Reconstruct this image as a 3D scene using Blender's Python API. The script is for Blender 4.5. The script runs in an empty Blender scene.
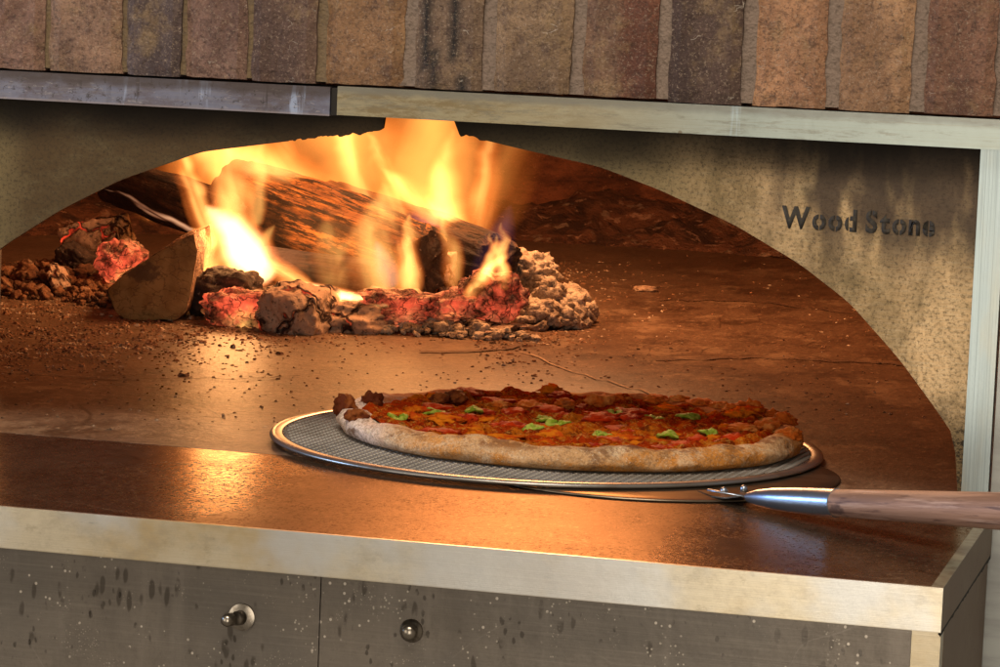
import bpy, bmesh, math, random
from mathutils import Vector, Matrix, noise, Quaternion
random.seed(7)
S = bpy.context.scene
COL = S.collection

# ------------------------------------------------------------------ camera
F = 3200.0                                   # focal length in pixels of a 1000 px wide frame
CX = Vector((0.966628, -0.067467, 0.247159))
CY = Vector((0.2530, 0.0973, -0.9626)).normalized()
CX = (CX - CY * CX.dot(CY)).normalized()
CZ = CX.cross(CY)
CAM = Vector((0.5347, -2.0976, 0.3380))
cd = bpy.data.cameras.new('camera'); cam = bpy.data.objects.new('camera', cd); COL.objects.link(cam)
cd.sensor_width = 36; cd.lens = F * 36 / 1000; cd.clip_start = 0.05; cd.clip_end = 60
# rows of the camera-to-world rotation are the world axes seen from the camera
Rm = Matrix((CX, CY, CZ))
cam.matrix_world = Matrix.Translation(CAM) @ Rm.to_4x4()
S.camera = cam

def ray(u, v): return Rm @ Vector((u - 500, 333.5 - v, -F))
def at(u, v, y):                             # a photo pixel and its real depth -> a point in the place
    d = ray(u, v); return CAM + d * ((y - CAM.y) / d.y)
def on(u, v, z=0.0):                         # a photo pixel and its real height -> a point in the place
    d = ray(u, v); return CAM + d * ((z - CAM.z) / d.z)

# ------------------------------------------------------------------ world, lamps, exposure
W = bpy.data.worlds.new('World'); S.world = W; W.use_nodes = True
W.node_tree.nodes['Background'].inputs[0].default_value = (1.0, 0.82, 0.62, 1)
W.node_tree.nodes['Background'].inputs[1].default_value = 0.23
S.view_settings.view_transform = 'Standard'; S.view_settings.look = 'None'
S.view_settings.exposure = 0.0; S.view_settings.gamma = 1.0
S.cycles.max_bounces = 6; S.cycles.diffuse_bounces = 3; S.cycles.glossy_bounces = 3
S.cycles.volume_bounces = 0; S.cycles.transparent_max_bounces = 24
S.cycles.use_denoising = True
S.cycles.sample_clamp_indirect = 4.0
S.cycles.volume_step_rate = 0.6

def area(name, loc, target, sx, sy, watts, col):
    l = bpy.data.lights.new(name, 'AREA'); l.shape = 'RECTANGLE'; l.size = sx; l.size_y = sy
    l.energy = watts; l.color = col
    o = bpy.data.objects.new(name, l); COL.objects.link(o); o.location = loc
    o.rotation_euler = (Vector(target) - Vector(loc)).to_track_quat('-Z', 'Y').to_euler()
    return o
area('ceiling_lamp', (0.1, -1.7, 2.3), (0, -0.1, 0.1), 1.3, 0.8, 62, (1.0, 0.89, 0.74))
area('left_window', (-1.85, -2.1, 0.25), (-0.5, 0, 0.15), 1.25, 1.3, 14, (1.0, 0.90, 0.76))
area('right_light_card', (0.46, -2.7, 0.0), (0.16, 0.3, 0.06), 1.35, 1.5, 24, (1.0, 0.89, 0.74))  # added light card behind the camera, lights the front and shows in the plate
area('cool_window', (-2.35, -0.34, 0.42), (0.2, -0.1, 0.0), 0.40, 0.36, 24, (0.34, 0.57, 1.0))
def point(name, loc, watts, col, r, sf=0.06):
    l = bpy.data.lights.new(name, 'POINT'); l.energy = watts; l.color = col; l.shadow_soft_size = r; l.specular_factor = sf
    o = bpy.data.objects.new(name, l); COL.objects.link(o); o.location = loc
point('fire_glow_fill', at(340, 95, 0.98), 0.5, (1.0, 0.42, 0.13), 0.06)
point('fire_glow_fill', at(232, 215, 0.84), 0.8, (1.0, 0.45, 0.15), 0.03)
point('fire_glow_fill', at(400, 235, 0.72), 0.2, (1.0, 0.42, 0.13), 0.04, 0.0)
point('fire_glow_fill', (-0.22, 0.95, 0.42), 18, (1.0, 0.44, 0.17), 0.12, 0.04)  # unseen fill lamp added high in the dome to brighten the chamber

# ------------------------------------------------------------------ object helpers
def tag(o, label=None, cat=None, group=None, kind=None):
    if label: o['label'] = label
    if cat: o['category'] = cat
    if group: o['group'] = group
    if kind: o['kind'] = kind
    return o
def empty(name, loc, label, cat, group=None):
    o = bpy.data.objects.new(name, None); COL.objects.link(o); o.location = loc; o.empty_display_size = 0.02
    return tag(o, label, cat, group)
def wloc(o):
    v = Vector(o.location)
    while o.parent: o = o.parent; v += Vector(o.location)
    return v
def link(name, me, mat, parent=None, smooth=False):
    o = bpy.data.objects.new(name, me); COL.objects.link(o)
    if mat: me.materials.append(mat)
    if parent:
        me.transform(Matrix.Translation(-wloc(parent))); o.parent = parent
    if smooth:
        for p in me.polygons: p.use_smooth = True
    me.update()
    return o
def obj(name, bm, mat, parent=None, smooth=False, origin=None, bevel=0):
    if bevel:
        es = [e for e in bm.edges if len(e.link_faces) == 2 and e.calc_face_angle(0) > 0.6]
        bmesh.ops.bevel(bm, geom=es, offset=bevel, segments=3, affect='EDGES', profile=0.6)
    bmesh.ops.recalc_face_normals(bm, faces=bm.faces[:])
    me = bpy.data.meshes.new(name); bm.to_mesh(me); bm.free()
    o = link(name, me, mat, parent, smooth or bool(bevel))
    if bevel:
        me.set_sharp_from_angle(angle=0.7)
    if origin is not None and not parent:
        me.transform(Matrix.Translation(-Vector(origin))); o.location = origin
    return o
def box(bm, x0, x1, y0, y1, z0, z1):
    v = [bm.verts.new((x, y, z)) for x in (x0, x1) for y in (y0, y1) for z in (z0, z1)]
    for f in ((0,1,3,2),(4,6,7,5),(0,4,5,1),(2,3,7,6),(0,2,6,4),(1,5,7,3)): bm.faces.new([v[i] for i in f])
def frame_of(d):
    d = Vector(d).normalized(); q = d.to_track_quat('Z', 'Y'); return q
def tube(bm, pts, radii, n=16, caps=True, squash=1.0, up=None):
    rings = []
    for i, p in enumerate(pts):
        a = pts[max(0, i-1)]; b = pts[min(len(pts)-1, i+1)]
        q = frame_of(Vector(b) - Vector(a))
        ring = []
        for k in range(n):
            t = 2*math.pi*k/n
            ring.append(bm.verts.new(Vector(p) + q @ Vector((math.cos(t)*radii[i], math.sin(t)*radii[i]*squash, 0))))
        rings.append(ring)
    for a, b in zip(rings, rings[1:]):
        for k in range(n): bm.faces.new((a[k], a[(k+1)%n], b[(k+1)%n], b[k]))
    if caps: bm.faces.new(rings[0][::-1]); bm.faces.new(rings[-1])
def nz(p, s, seed=0): return noise.noise(Vector(p)*s + Vector((seed*7.13, seed*3.7, -seed*5.1)))
def fbm(p, s, seed=0, oct=4): return noise.fractal(Vector(p)*s + Vector((seed*7.13, seed*3.7, -seed*5.1)), 1.0, 2.0, oct)

# ------------------------------------------------------------------ material helper
def mat(name, col, layers=(), rough=0.5, metal=0.0, bumps=(), spec=0.5, emit=None, tint=None, aniso=0, sss=0, stint=None):
    m = bpy.data.materials.new(name); m.use_nodes = True
    nt = m.node_tree; N = nt.nodes; L = nt.links
    b = N['Principled BSDF']; tc = N.new('ShaderNodeTexCoord')
    def tex(d):
        mp = N.new('ShaderNodeMapping'); s = d.get('s', 1 if d.get('t') in ('X', 'Y', 'Z') else 10)
        mp.inputs['Scale'].default_value = s if hasattr(s, '__len__') else (s, s, s)
        mp.inputs['Location'].default_value = d.get('o', (0, 0, 0)); mp.inputs['Rotation'].default_value = d.get('rot', (0, 0, 0))
        L.new(tc.outputs['Object'], mp.inputs[0])
        t = d.get('t', 'noise')
        if t == 'noise':
            n = N.new('ShaderNodeTexNoise'); n.inputs['Scale'].default_value = 1; n.inputs['Detail'].default_value = d.get('det', 5)
            n.inputs['Roughness'].default_value = d.get('rgh', 0.6); n.inputs['Distortion'].default_value = d.get('dist', 0); out = n.outputs[0]
        elif t in ('vor', 'edge'):
            n = N.new('ShaderNodeTexVoronoi'); n.inputs['Scale'].default_value = 1; n.inputs['Randomness'].default_value = d.get('rnd', 1)
            if t == 'edge': n.feature = 'DISTANCE_TO_EDGE'
            out = n.outputs['Distance']
        elif t == 'wave':
            n = N.new('ShaderNodeTexWave'); n.inputs['Scale'].default_value = 1; n.inputs['Distortion'].default_value = d.get('dist', 2)
            n.inputs['Detail'].default_value = d.get('det', 3); n.inputs['Detail Scale'].default_value = d.get('ds', 1.5); n.bands_direction = d.get('dir', 'X'); out = n.outputs[1]
        elif t in 'XYZ':
            n = N.new('ShaderNodeSeparateXYZ'); out = n.outputs['XYZ'.index(t)]
        vec = mp.outputs[0]
        if d.get('warp'):
            w = N.new('ShaderNodeTexNoise'); w.inputs['Scale'].default_value = d.get('ws', 1); L.new(vec, w.inputs[0])
            ad = N.new('ShaderNodeVectorMath'); ad.operation = 'MULTIPLY_ADD'
            L.new(w.outputs[1], ad.inputs[0]); ad.inputs[1].default_value = (d['warp'],)*3; L.new(vec, ad.inputs[2]); vec = ad.outputs[0]
        L.new(vec, n.inputs[0]); return out
    def fac(d):
        mr = N.new('ShaderNodeMapRange'); L.new(tex(d), mr.inputs[0])
        mr.inputs[1].default_value = d.get('lo', 0.4); mr.inputs[2].default_value = d.get('hi', 0.6)
        mr.inputs[3].default_value = 0; mr.inputs[4].default_value = d.get('f', 1.0)
        if d.get('smooth', 1): mr.interpolation_type = 'SMOOTHSTEP'
        out = mr.outputs[0]
        for k in d.get('mask', ()):
            mu = N.new('ShaderNodeMath'); mu.operation = 'MULTIPLY'; L.new(out, mu.inputs[0]); L.new(fac(k), mu.inputs[1]); out = mu.outputs[0]
        return out
    rgb = N.new('ShaderNodeRGB'); rgb.outputs[0].default_value = (*col, 1); cur = rgb.outputs[0]
    if tint:
        a = N.new('ShaderNodeAttribute'); a.attribute_name = tint; cur = a.outputs[0]
    rv = N.new('ShaderNodeValue'); rv.outputs[0].default_value = rough; rcur = rv.outputs[0]
    mv = N.new('ShaderNodeValue'); mv.outputs[0].default_value = metal; mcur = mv.outputs[0]
    for d in layers:
        f = fac(d)
        if 'c' in d:
            mx = N.new('ShaderNodeMix'); mx.data_type = 'RGBA'; mx.blend_type = d.get('blend', 'MIX')
            L.new(f, mx.inputs[0]); L.new(cur, mx.inputs[6]); mx.inputs[7].default_value = (*d['c'], 1); cur = mx.outputs[2]
        for key, nm in (('r', 'r'), ('m', 'm')):
            if key in d:
                mx = N.new('ShaderNodeMix'); L.new(f, mx.inputs[0]); mx.inputs[3].default_value = d[key]
                if key == 'r': L.new(rcur, mx.inputs[2]); rcur = mx.outputs[0]
                else: L.new(mcur, mx.inputs[2]); mcur = mx.outputs[0]
    L.new(cur, b.inputs['Base Color']); L.new(rcur, b.inputs['Roughness']); L.new(mcur, b.inputs['Metallic'])
    b.inputs['Specular IOR Level'].default_value = spec
    if aniso: b.inputs['Anisotropic'].default_value = aniso
    if stint: b.inputs['Specular Tint'].default_value = (*stint, 1)
    if sss: b.inputs['Subsurface Weight'].default_value = sss; b.inputs['Subsurface Radius'].default_value = (0.006, 0.003, 0.001)
    nrm = None
    for d in bumps:
        bp = N.new('ShaderNodeBump'); bp.inputs['Strength'].default_value = d.get('k', 0.5); bp.inputs['Distance'].default_value = d.get('d', 0.001)
        L.new(fac(d), bp.inputs['Height'])
        if nrm: L.new(nrm, bp.inputs['Normal'])
        nrm = bp.outputs[0]
    if nrm: L.new(nrm, b.inputs['Normal'])
    if emit:
        mx = N.new('ShaderNodeMix'); mx.data_type = 'RGBA'
        L.new(fac(emit['ramp']), mx.inputs[0]); mx.inputs[6].default_value = (*emit['a'], 1); mx.inputs[7].default_value = (*emit['b'], 1)
        L.new(mx.outputs[2], b.inputs['Emission Color'])
        mu = N.new('ShaderNodeMath'); mu.operation = 'MULTIPLY'; L.new(fac(emit['mask']), mu.inputs[0]); mu.inputs[1].default_value = emit['s']
        L.new(mu.outputs[0], b.inputs['Emission Strength'])
    return m
def NB(s, k=0.4, d=0.001, **kw): return dict(t='noise', s=s, k=k, d=d, lo=0.2, hi=0.8, smooth=0, **kw)

# brushed metals (brush marks run along X)
BR = (4, 300, 900)
M_apron = mat('brushed_steel', (0.58, 0.51, 0.38), [
    dict(s=(14, 5, 1500), det=3, lo=0.35, hi=0.7, c=(0.42, 0.38, 0.30), f=0.25, r=0.42),
    dict(s=(9, 9, 12), det=6, lo=0.45, hi=0.65, c=(0.44, 0.32, 0.16), f=0.8), dict(s=(26, 30, 40), det=8, rgh=0.8, lo=0.46, hi=0.64, c=(0.36, 0.31, 0.23), f=0.5),
    dict(s=(25, 300, 40), det=6, rgh=0.8, lo=0.56, hi=0.66, c=(0.30, 0.25, 0.17), f=0.4, o=(3, 1, 2)),
    dict(s=(40, 300, 260), lo=0.66, hi=0.72, c=(0.15, 0.12, 0.08), f=0.6, rot=(0, 0, 0)),
    dict(s=6, lo=0.46, hi=0.6, c=(0.52, 0.54, 0.56), f=0.7, o=(2, 5, 5)), dict(t='Z', lo=0.5755, hi=0.5745, c=(0.22, 0.17, 0.10), f=0.5)], rough=0.32, metal=0.88,
    bumps=[NB((3, 300, 2200), 0.12, 0.0004), NB(25, 0.06, 0.003)])
M_counter = mat('heat_stained_steel', (0.100, 0.066, 0.042), [
    dict(s=(7, 6, 1), det=9, rgh=0.72, lo=0.38, hi=0.62, c=(0.145, 0.095, 0.060), f=0.85, r=0.22),
    dict(s=(20, 11, 1), det=9, rgh=0.8, lo=0.48, hi=0.60, c=(0.045, 0.028, 0.019), f=0.75, r=0.26, o=(1, 2, 0)),
    dict(s=(170, 140, 1), det=6, rgh=0.85, lo=0.44, hi=0.62, c=(0.22, 0.15, 0.10), f=0.45),
    dict(t='X', lo=-0.12, hi=-0.02, c=(0.07, 0.048, 0.034), f=0.8, r=0.42, warp=0.08, ws=12, mask=[dict(t='X', lo=0.22, hi=0.13, warp=0.05, ws=12)]),  # middle patch darkened and dulled to hold back the fire's reflection
    dict(s=(380, 220, 1), det=4, rgh=0.85, lo=0.51, hi=0.62, c=(0.022, 0.012, 0.008), f=0.8, r=0.6, mask=[dict(s=7, det=6, lo=0.32, hi=0.58)]),
    dict(s=(330, 170, 1), det=4, rgh=0.85, lo=0.55, hi=0.66, c=(0.42, 0.31, 0.21), f=0.55, o=(4, 1, 0), mask=[dict(s=9, det=5, lo=0.36, hi=0.60, o=(1, 1, 0))]),
    dict(t='edge', s=(5, 14, 1), lo=0.006, hi=0.001, c=(0.36, 0.26, 0.17), f=0.5, warp=1.2, ws=1.0, mask=[dict(s=9, lo=0.5, hi=0.6, o=(7, 1, 0))]),
    dict(t='edge', s=(9, 9, 1), lo=0.010, hi=0.003, c=(0.02, 0.011, 0.008), f=0.85, warp=1.6, ws=1.2, mask=[dict(s=14, lo=0.52, hi=0.58, o=(4, 1, 0))])],
    rough=0.15, metal=0.70, spec=0.2, stint=(0.78, 0.58, 0.40),
    bumps=[NB((30, 500, 1), 0.06, 0.0003), NB((12, 9, 1), 0.10, 0.004), NB(260, 0.22, 0.0005, det=6)])
M_plate = mat('sooty_face_plate', (0.37, 0.245, 0.125), [
    dict(s=(11, 9, 5), det=7, rgh=0.7, lo=0.38, hi=0.64, c=(0.25, 0.165, 0.078), f=0.9, r=0.40),
    dict(s=(60, 90, 900), det=4, rgh=0.8, lo=0.42, hi=0.70, c=(0.38, 0.31, 0.20), f=0.5),
    dict(s=(12, 9, 9), det=8, rgh=0.75, lo=0.46, hi=0.60, c=(0.12, 0.082, 0.038), f=0.7, o=(8, 2, 8)),
    dict(t='X', lo=0.27, hi=0.16, c=(0.13, 0.098, 0.045), f=0.85, r=0.48, s=1, warp=0.07, ws=9),
    dict(t='X', lo=0.16, hi=0.02, c=(0.068, 0.040, 0.017), f=0.9, s=1, warp=0.05, ws=9, mask=[dict(t='X', lo=-0.315, hi=-0.275, warp=0.02, ws=14)]),  # mask keeps the left edge lighter, a reflected bright strip put into the colour
    dict(s=(9, 9, 22), det=8, rgh=0.8, lo=0.46, hi=0.66, c=(0.13, 0.10, 0.05), f=0.55, o=(4, 2, 1), rot=(0, 0.4, 0)),
    dict(s=(360, 400, 420), det=5, rgh=0.85, lo=0.48, hi=0.62, c=(0.035, 0.026, 0.016), f=0.6, r=0.6),
    dict(s=(22, 9, 7), det=3, lo=0.44, hi=0.56, c=(0.035, 0.024, 0.020), f=0.85, r=0.5, o=(3, 0, 6), mask=[dict(t='Z', lo=0.150, hi=0.205, warp=0.03, ws=12), dict(t='X', lo=0.22, hi=0.26)]),  # dark blotches paint a blurred reflection into the upper right
    dict(t='Z', lo=0.222, hi=0.262, c=(0.010, 0.008, 0.006), f=0.92, r=0.75, warp=0.040, ws=11),
    dict(s=(110, 60, 150), det=6, rgh=0.85, lo=0.47, hi=0.56, c=(0.02, 0.014, 0.010), f=0.9, r=0.7,
         mask=[dict(t='Z', lo=0.100, hi=0.055, warp=0.03, ws=20), dict(t='X', lo=0.28, hi=0.32)]),
    ], rough=0.34, metal=0.80, bumps=[NB((60, 40, 1400), 0.10, 0.0003), NB(260, 0.12, 0.0005), NB(9, 0.10, 0.010), NB(26, 0.08, 0.003)])
M_lintel_old = mat('heat_blued_steel', (0.105, 0.092, 0.115), [
    dict(s=(22, 8, 60), det=6, rgh=0.75, lo=0.42, hi=0.6, c=(0.14, 0.145, 0.20), f=0.9),
    dict(s=(14, 8, 30), det=6, rgh=0.75, lo=0.50, hi=0.6, c=(0.085, 0.065, 0.07), f=0.8, o=(3, 3, 3)),
    dict(s=(60, 60, 700), det=4, lo=0.45, hi=0.7, c=(0.19, 0.17, 0.165), f=0.4),
    dict(s=(50, 50, 8), lo=0.56, hi=0.62, c=(0.30, 0.36, 0.50), f=0.75, mask=[dict(t='X', s=1, lo=-0.24, hi=-0.20)]),
    dict(s=(55, 50, 5), lo=0.58, hi=0.62, c=(0.04, 0.03, 0.03), f=0.8, o=(4, 0, 0), mask=[dict(t='X', s=1, lo=-0.24, hi=-0.20)]),
    dict(s=(120, 90, 400), det=3, lo=0.62, hi=0.68, c=(0.40, 0.36, 0.34), f=0.35, o=(1, 8, 2)),
    dict(s=260, det=4, rgh=0.8, lo=0.56, hi=0.64, c=(0.03, 0.025, 0.022), f=0.7),
    dict(t='Z', lo=0.2515, hi=0.2575, s=1, c=(0.05, 0.035, 0.03), f=0.8, warp=0.006, ws=60),
    dict(t='Z', lo=0.2405, hi=0.2385, s=1, c=(0.30, 0.24, 0.22), f=0.5)],
    rough=0.42, metal=0.45, bumps=[NB((20, 20, 600), 0.2, 0.0004), NB(60, 0.25, 0.001)])
M_lintel = mat('worn_steel', (0.34, 0.295, 0.19), [
    dict(t='X', s=1, lo=0.06, hi=0.24, c=(0.26, 0.305, 0.29), f=0.9),
    dict(s=(22, 14, 90), det=7, rgh=0.8, lo=0.42, hi=0.60, c=(0.19, 0.14, 0.07), f=0.95, r=0.5, mask=[dict(t='X', s=1, lo=0.22, hi=0.0)]),
    dict(s=(30, 14, 200), det=7, rgh=0.8, lo=0.5, hi=0.64, c=(0.16, 0.15, 0.12), f=0.6, o=(5, 1, 2)),
    dict(t='Z', lo=0.2535, hi=0.2585, s=1, c=(0.16, 0.16, 0.145), f=0.7, warp=0.004, ws=80),
    dict(s=(45, 45, 4), lo=0.60, hi=0.68, c=(0.42, 0.54, 0.62), f=0.6, mask=[dict(t='X', s=1, lo=0.08, hi=0.14)]),
    dict(s=(6, 6, 1200), lo=0.5, hi=0.75, c=(0.22, 0.19, 0.13), f=0.4),
    dict(t='vor', s=90, lo=0.16, hi=0.10, c=(0.12, 0.08, 0.04), f=0.6, mask=[dict(s=12, lo=0.55, hi=0.6)])],
    rough=0.33, metal=0.8, bumps=[NB((4, 4, 1500), 0.12, 0.0003), NB(25, 0.10, 0.002)])
M_post = mat('frame_steel', (0.33, 0.39, 0.40), [
    dict(s=(900, 9, 6), lo=0.4, hi=0.7, c=(0.20, 0.24, 0.24), f=0.6),
    dict(s=(30, 30, 8), lo=0.5, hi=0.7, c=(0.37, 0.36, 0.29), f=0.5),
    dict(t='X', s=1, lo=0.319, hi=0.3155, c=(0.30, 0.27, 0.42), f=0.7)],
    rough=0.36, metal=0.8, bumps=[NB((1500, 4, 4), 0.15, 0.0004)])
M_side = mat('stained_side_steel', (0.135, 0.075, 0.035), [
    dict(s=(9, 9, 14), det=7, lo=0.4, hi=0.65, c=(0.17, 0.11, 0.06), f=0.9),
    dict(s=(200, 300, 300), lo=0.6, hi=0.68, c=(0.03, 0.02, 0.012), f=0.7)], rough=0.5, metal=0.4, bumps=[NB(300, 0.2, 0.0005)])
M_flange = mat('stained_flange_steel', (0.24, 0.22, 0.15), [dict(s=60, det=6, lo=0.45, hi=0.6, c=(0.13, 0.10, 0.06), f=0.8)], rough=0.4, metal=0.5)
M_crack = mat('burnt_seam', (0.012, 0.009, 0.007), rough=0.9)
M_panel = mat('splashed_steel', (0.16, 0.135, 0.11), [
    dict(s=(18, 1, 10), det=8, rgh=0.8, lo=0.45, hi=0.65, c=(0.105, 0.088, 0.072), f=0.7, o=(6, 0, 2)),
    dict(t='edge', s=(6, 1, 9), lo=0.006, hi=0.001, c=(0.24, 0.21, 0.18), f=0.3, warp=1.5, ws=1, rot=(0, 0.5, 0)),
    dict(s=(300, 1, 300), det=4, rgh=0.8, lo=0.55, hi=0.68, c=(0.08, 0.066, 0.054), f=0.4),
    dict(s=(7, 7, 10), lo=0.4, hi=0.65, c=(0.115, 0.10, 0.085), f=0.9),
    dict(s=(60, 60, 4), lo=0.5, hi=0.75, c=(0.22, 0.19, 0.16), f=0.35, rot=(0, 0.5, 0)),
    dict(s=(8, 8, 400), lo=0.5, hi=0.8, c=(0.21, 0.18, 0.15), f=0.4, rot=(0, 0.35, 0)),
    dict(t='vor', s=(130, 1, 42), lo=0.30, hi=0.20, c=(0.060, 0.049, 0.039), f=0.7, r=0.25, warp=0.35, ws=1.4, mask=[dict(s=(26, 1, 19), lo=0.50, hi=0.56)]),
    dict(t='vor', s=(190, 1, 100), lo=0.26, hi=0.18, c=(0.05, 0.041, 0.033), f=0.7, r=0.25, warp=0.4, ws=1.5, o=(7, 0, 3), mask=[dict(s=(30, 1, 24), lo=0.52, hi=0.57, o=(5, 0, 2))]),
    dict(t='vor', s=(330, 1, 300), lo=0.24, hi=0.17, c=(0.44, 0.39, 0.32), f=0.7, o=(2, 0, 9), mask=[dict(s=(26, 1, 26), lo=0.56, hi=0.62, o=(1, 0, 8))]),
    dict(t='vor', s=(600, 1, 560), lo=0.25, hi=0.16, c=(0.38, 0.33, 0.27), f=0.6, o=(3, 0, 1), mask=[dict(s=(30, 1, 30), lo=0.56, hi=0.64, o=(8, 0, 3))]),
    dict(t='vor', s=(150, 1, 140), lo=0.15, hi=0.11, c=(0.50, 0.44, 0.37), f=0.85, o=(5, 0, 4), mask=[dict(s=(20, 1, 20), lo=0.50, hi=0.54, o=(9, 0, 1))])],
    rough=0.38, metal=0.6, bumps=[NB((6, 1, 800), 0.12, 0.0004), NB(14, 0.08, 0.006)])
M_bolt = mat('bolt_steel', (0.30, 0.265, 0.22), [dict(s=200, lo=0.45, hi=0.65, c=(0.16, 0.13, 0.10), f=0.8)], rough=0.28, metal=0.95)
M_letter = mat('burnt_lettering', (0.022, 0.017, 0.012), [dict(s=300, lo=0.5, hi=0.7, c=(0.05, 0.04, 0.025), f=0.8)], rough=0.8)
M_brick = mat('brick', (0.3, 0.2, 0.12), [
    dict(s=(14, 14, 9), det=8, rgh=0.75, lo=0.38, hi=0.62, c=(0.42, 0.40, 0.42), f=0.85, blend='MULTIPLY'),
    dict(s=26, det=6, rgh=0.7, lo=0.52, hi=0.70, c=(0.36, 0.235, 0.115), f=0.6, o=(3, 1, 2)),
    dict(s=60, det=6, rgh=0.8, lo=0.52, hi=0.62, c=(0.09, 0.05, 0.04), f=0.55, o=(1, 5, 2)),
    dict(s=500, det=4, rgh=0.85, lo=0.53, hi=0.66, c=(0.46, 0.34, 0.24), f=0.6),
    dict(s=330, det=5, rgh=0.85, lo=0.50, hi=0.62, c=(0.06, 0.035, 0.025), f=0.6, o=(2, 2, 2)),
    dict(t='edge', s=(60, 60, 120), lo=0.025, hi=0.008, c=(0.60, 0.52, 0.42), f=0.6, warp=0.5, ws=2, mask=[dict(s=55, lo=0.60, hi=0.66, o=(8, 2, 2))])],
    rough=0.85, tint='tint', spec=0.3, bumps=[NB(420, 0.9, 0.0018, det=6, rgh=0.8), NB(90, 0.8, 0.004), NB(25, 0.4, 0.006)])
M_mortar = mat('mortar', (0.21, 0.15, 0.115), [
    dict(s=60, lo=0.45, hi=0.65, c=(0.19, 0.14, 0.11), f=0.8),
    dict(t='X', s=1, lo=-0.1, hi=-0.14, c=(0.15, 0.10, 0.05), f=0.95), dict(s=300, lo=0.5, hi=0.65, c=(0.10, 0.07, 0.05), f=0.6)], rough=0.9, bumps=[NB(400, 0.9, 0.0016, det=6), NB(80, 0.5, 0.003)])
M_hearth = mat('hearth_stone', (0.115, 0.068, 0.042), [
    dict(s=(6, 4, 1), det=9, rgh=0.72, lo=0.38, hi=0.62, c=(0.165, 0.102, 0.064), f=0.9),
    dict(s=(16, 9, 1), det=9, rgh=0.78, lo=0.46, hi=0.62, c=(0.045, 0.024, 0.015), f=0.85, o=(1, 3, 0)),
    dict(s=(260, 110, 1), det=5, rgh=0.85, lo=0.50, hi=0.62, c=(0.055, 0.028, 0.016), f=0.75),
    dict(s=(220, 90, 1), det=5, rgh=0.85, lo=0.54, hi=0.66, c=(0.40, 0.27, 0.16), f=0.6, o=(2, 3, 0)),
    dict(s=(12, 7, 1), det=9, rgh=0.85, lo=0.52, hi=0.60, c=(0.33, 0.23, 0.15), f=0.5, o=(7, 7, 0)),
    dict(t='edge', s=(4, 2.2, 1), lo=0.006, hi=0.001, c=(0.05, 0.028, 0.016), f=0.8, warp=1.2, ws=1.0, mask=[dict(s=5, lo=0.48, hi=0.55, o=(7, 1, 0))]),
    dict(s=(8, 6, 1), det=9, rgh=0.85, lo=0.52, hi=0.60, c=(0.07, 0.036, 0.022), f=0.55, o=(5, 3, 0)),
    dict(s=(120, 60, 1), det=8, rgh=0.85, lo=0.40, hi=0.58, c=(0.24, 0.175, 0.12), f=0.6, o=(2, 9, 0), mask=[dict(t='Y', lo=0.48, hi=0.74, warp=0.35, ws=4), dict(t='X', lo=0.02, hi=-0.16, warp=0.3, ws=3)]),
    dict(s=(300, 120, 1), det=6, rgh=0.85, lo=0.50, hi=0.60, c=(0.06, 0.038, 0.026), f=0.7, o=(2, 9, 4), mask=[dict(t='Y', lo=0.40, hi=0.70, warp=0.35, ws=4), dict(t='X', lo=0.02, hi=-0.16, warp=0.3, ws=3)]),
    ], rough=0.40, spec=0.24, bumps=[NB(150, 0.35, 0.0012, det=7), NB((20, 16, 1), 0.25, 0.004)])
M_groove = mat('floor_groove', (0.085, 0.042, 0.024), rough=0.9)
M_cracklite = mat('ash_filled_crack', (0.50, 0.38, 0.28), [dict(s=200, lo=0.4, hi=0.6, c=(0.25, 0.14, 0.08), f=0.8)], rough=0.9)
M_wall = mat('fired_oven_wall', (0.30, 0.110, 0.050), [
    dict(s=(4, 4, 9), det=8, rgh=0.7, lo=0.4, hi=0.6, c=(0.075, 0.026, 0.014), f=0.9),
    dict(s=14, det=8, rgh=0.75, lo=0.5, hi=0.66, c=(0.26, 0.10, 0.04), f=0.7),
    dict(s=45, det=5, rgh=0.8, lo=0.60, hi=0.68, c=(0.42, 0.22, 0.12), f=0.6),
    dict(s=(3, 3, 60), lo=0.55, hi=0.68, c=(0.04, 0.016, 0.01), f=0.6)], rough=0.85, bumps=[NB(60, 0.7, 0.01, det=8), NB(12, 0.4, 0.03)])
M_ashy = mat('grey_ash', (0.58, 0.49, 0.39), [
    dict(s=50, det=8, rgh=0.75, lo=0.42, hi=0.62, c=(0.24, 0.175, 0.125), f=0.9),
    dict(s=220, det=4, lo=0.55, hi=0.66, c=(0.05, 0.035, 0.025), f=0.7),
    dict(s=160, det=4, lo=0.58, hi=0.7, c=(0.60, 0.52, 0.42), f=0.6, o=(2, 2, 3))], rough=0.95, bumps=[NB(160, 0.8, 0.004, det=8)])
M_debris = mat('ash_crumbs', (0.26, 0.14, 0.075), [
    dict(s=60, det=4, lo=0.52, hi=0.60, c=(0.06, 0.035, 0.02), f=0.9),
    dict(s=45, det=4, lo=0.54, hi=0.62, c=(0.62, 0.52, 0.40), f=0.95, o=(3, 3, 3))], rough=0.95, bumps=[NB(500, 0.6, 0.001)])
M_rust = mat('rusty_ash', (0.24, 0.115, 0.055), [dict(s=40, det=6, lo=0.42, hi=0.6, c=(0.09, 0.04, 0.022), f=0.9),
    dict(s=70, det=5, lo=0.55, hi=0.64, c=(0.36, 0.25, 0.17), f=0.8, o=(5, 1, 1))], rough=0.95, bumps=[NB(160, 0.8, 0.003, det=7)])
M_char = mat('charred_wood', (0.035, 0.022, 0.018), [
    dict(s=(30, 30, 90), det=6, lo=0.5, hi=0.66, c=(0.12, 0.075, 0.055), f=0.8),
    dict(s=180, det=4, lo=0.62, hi=0.7, c=(0.4, 0.3, 0.25), f=0.7)], rough=0.8, bumps=[NB(70, 0.8, 0.006, det=7)])
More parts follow.
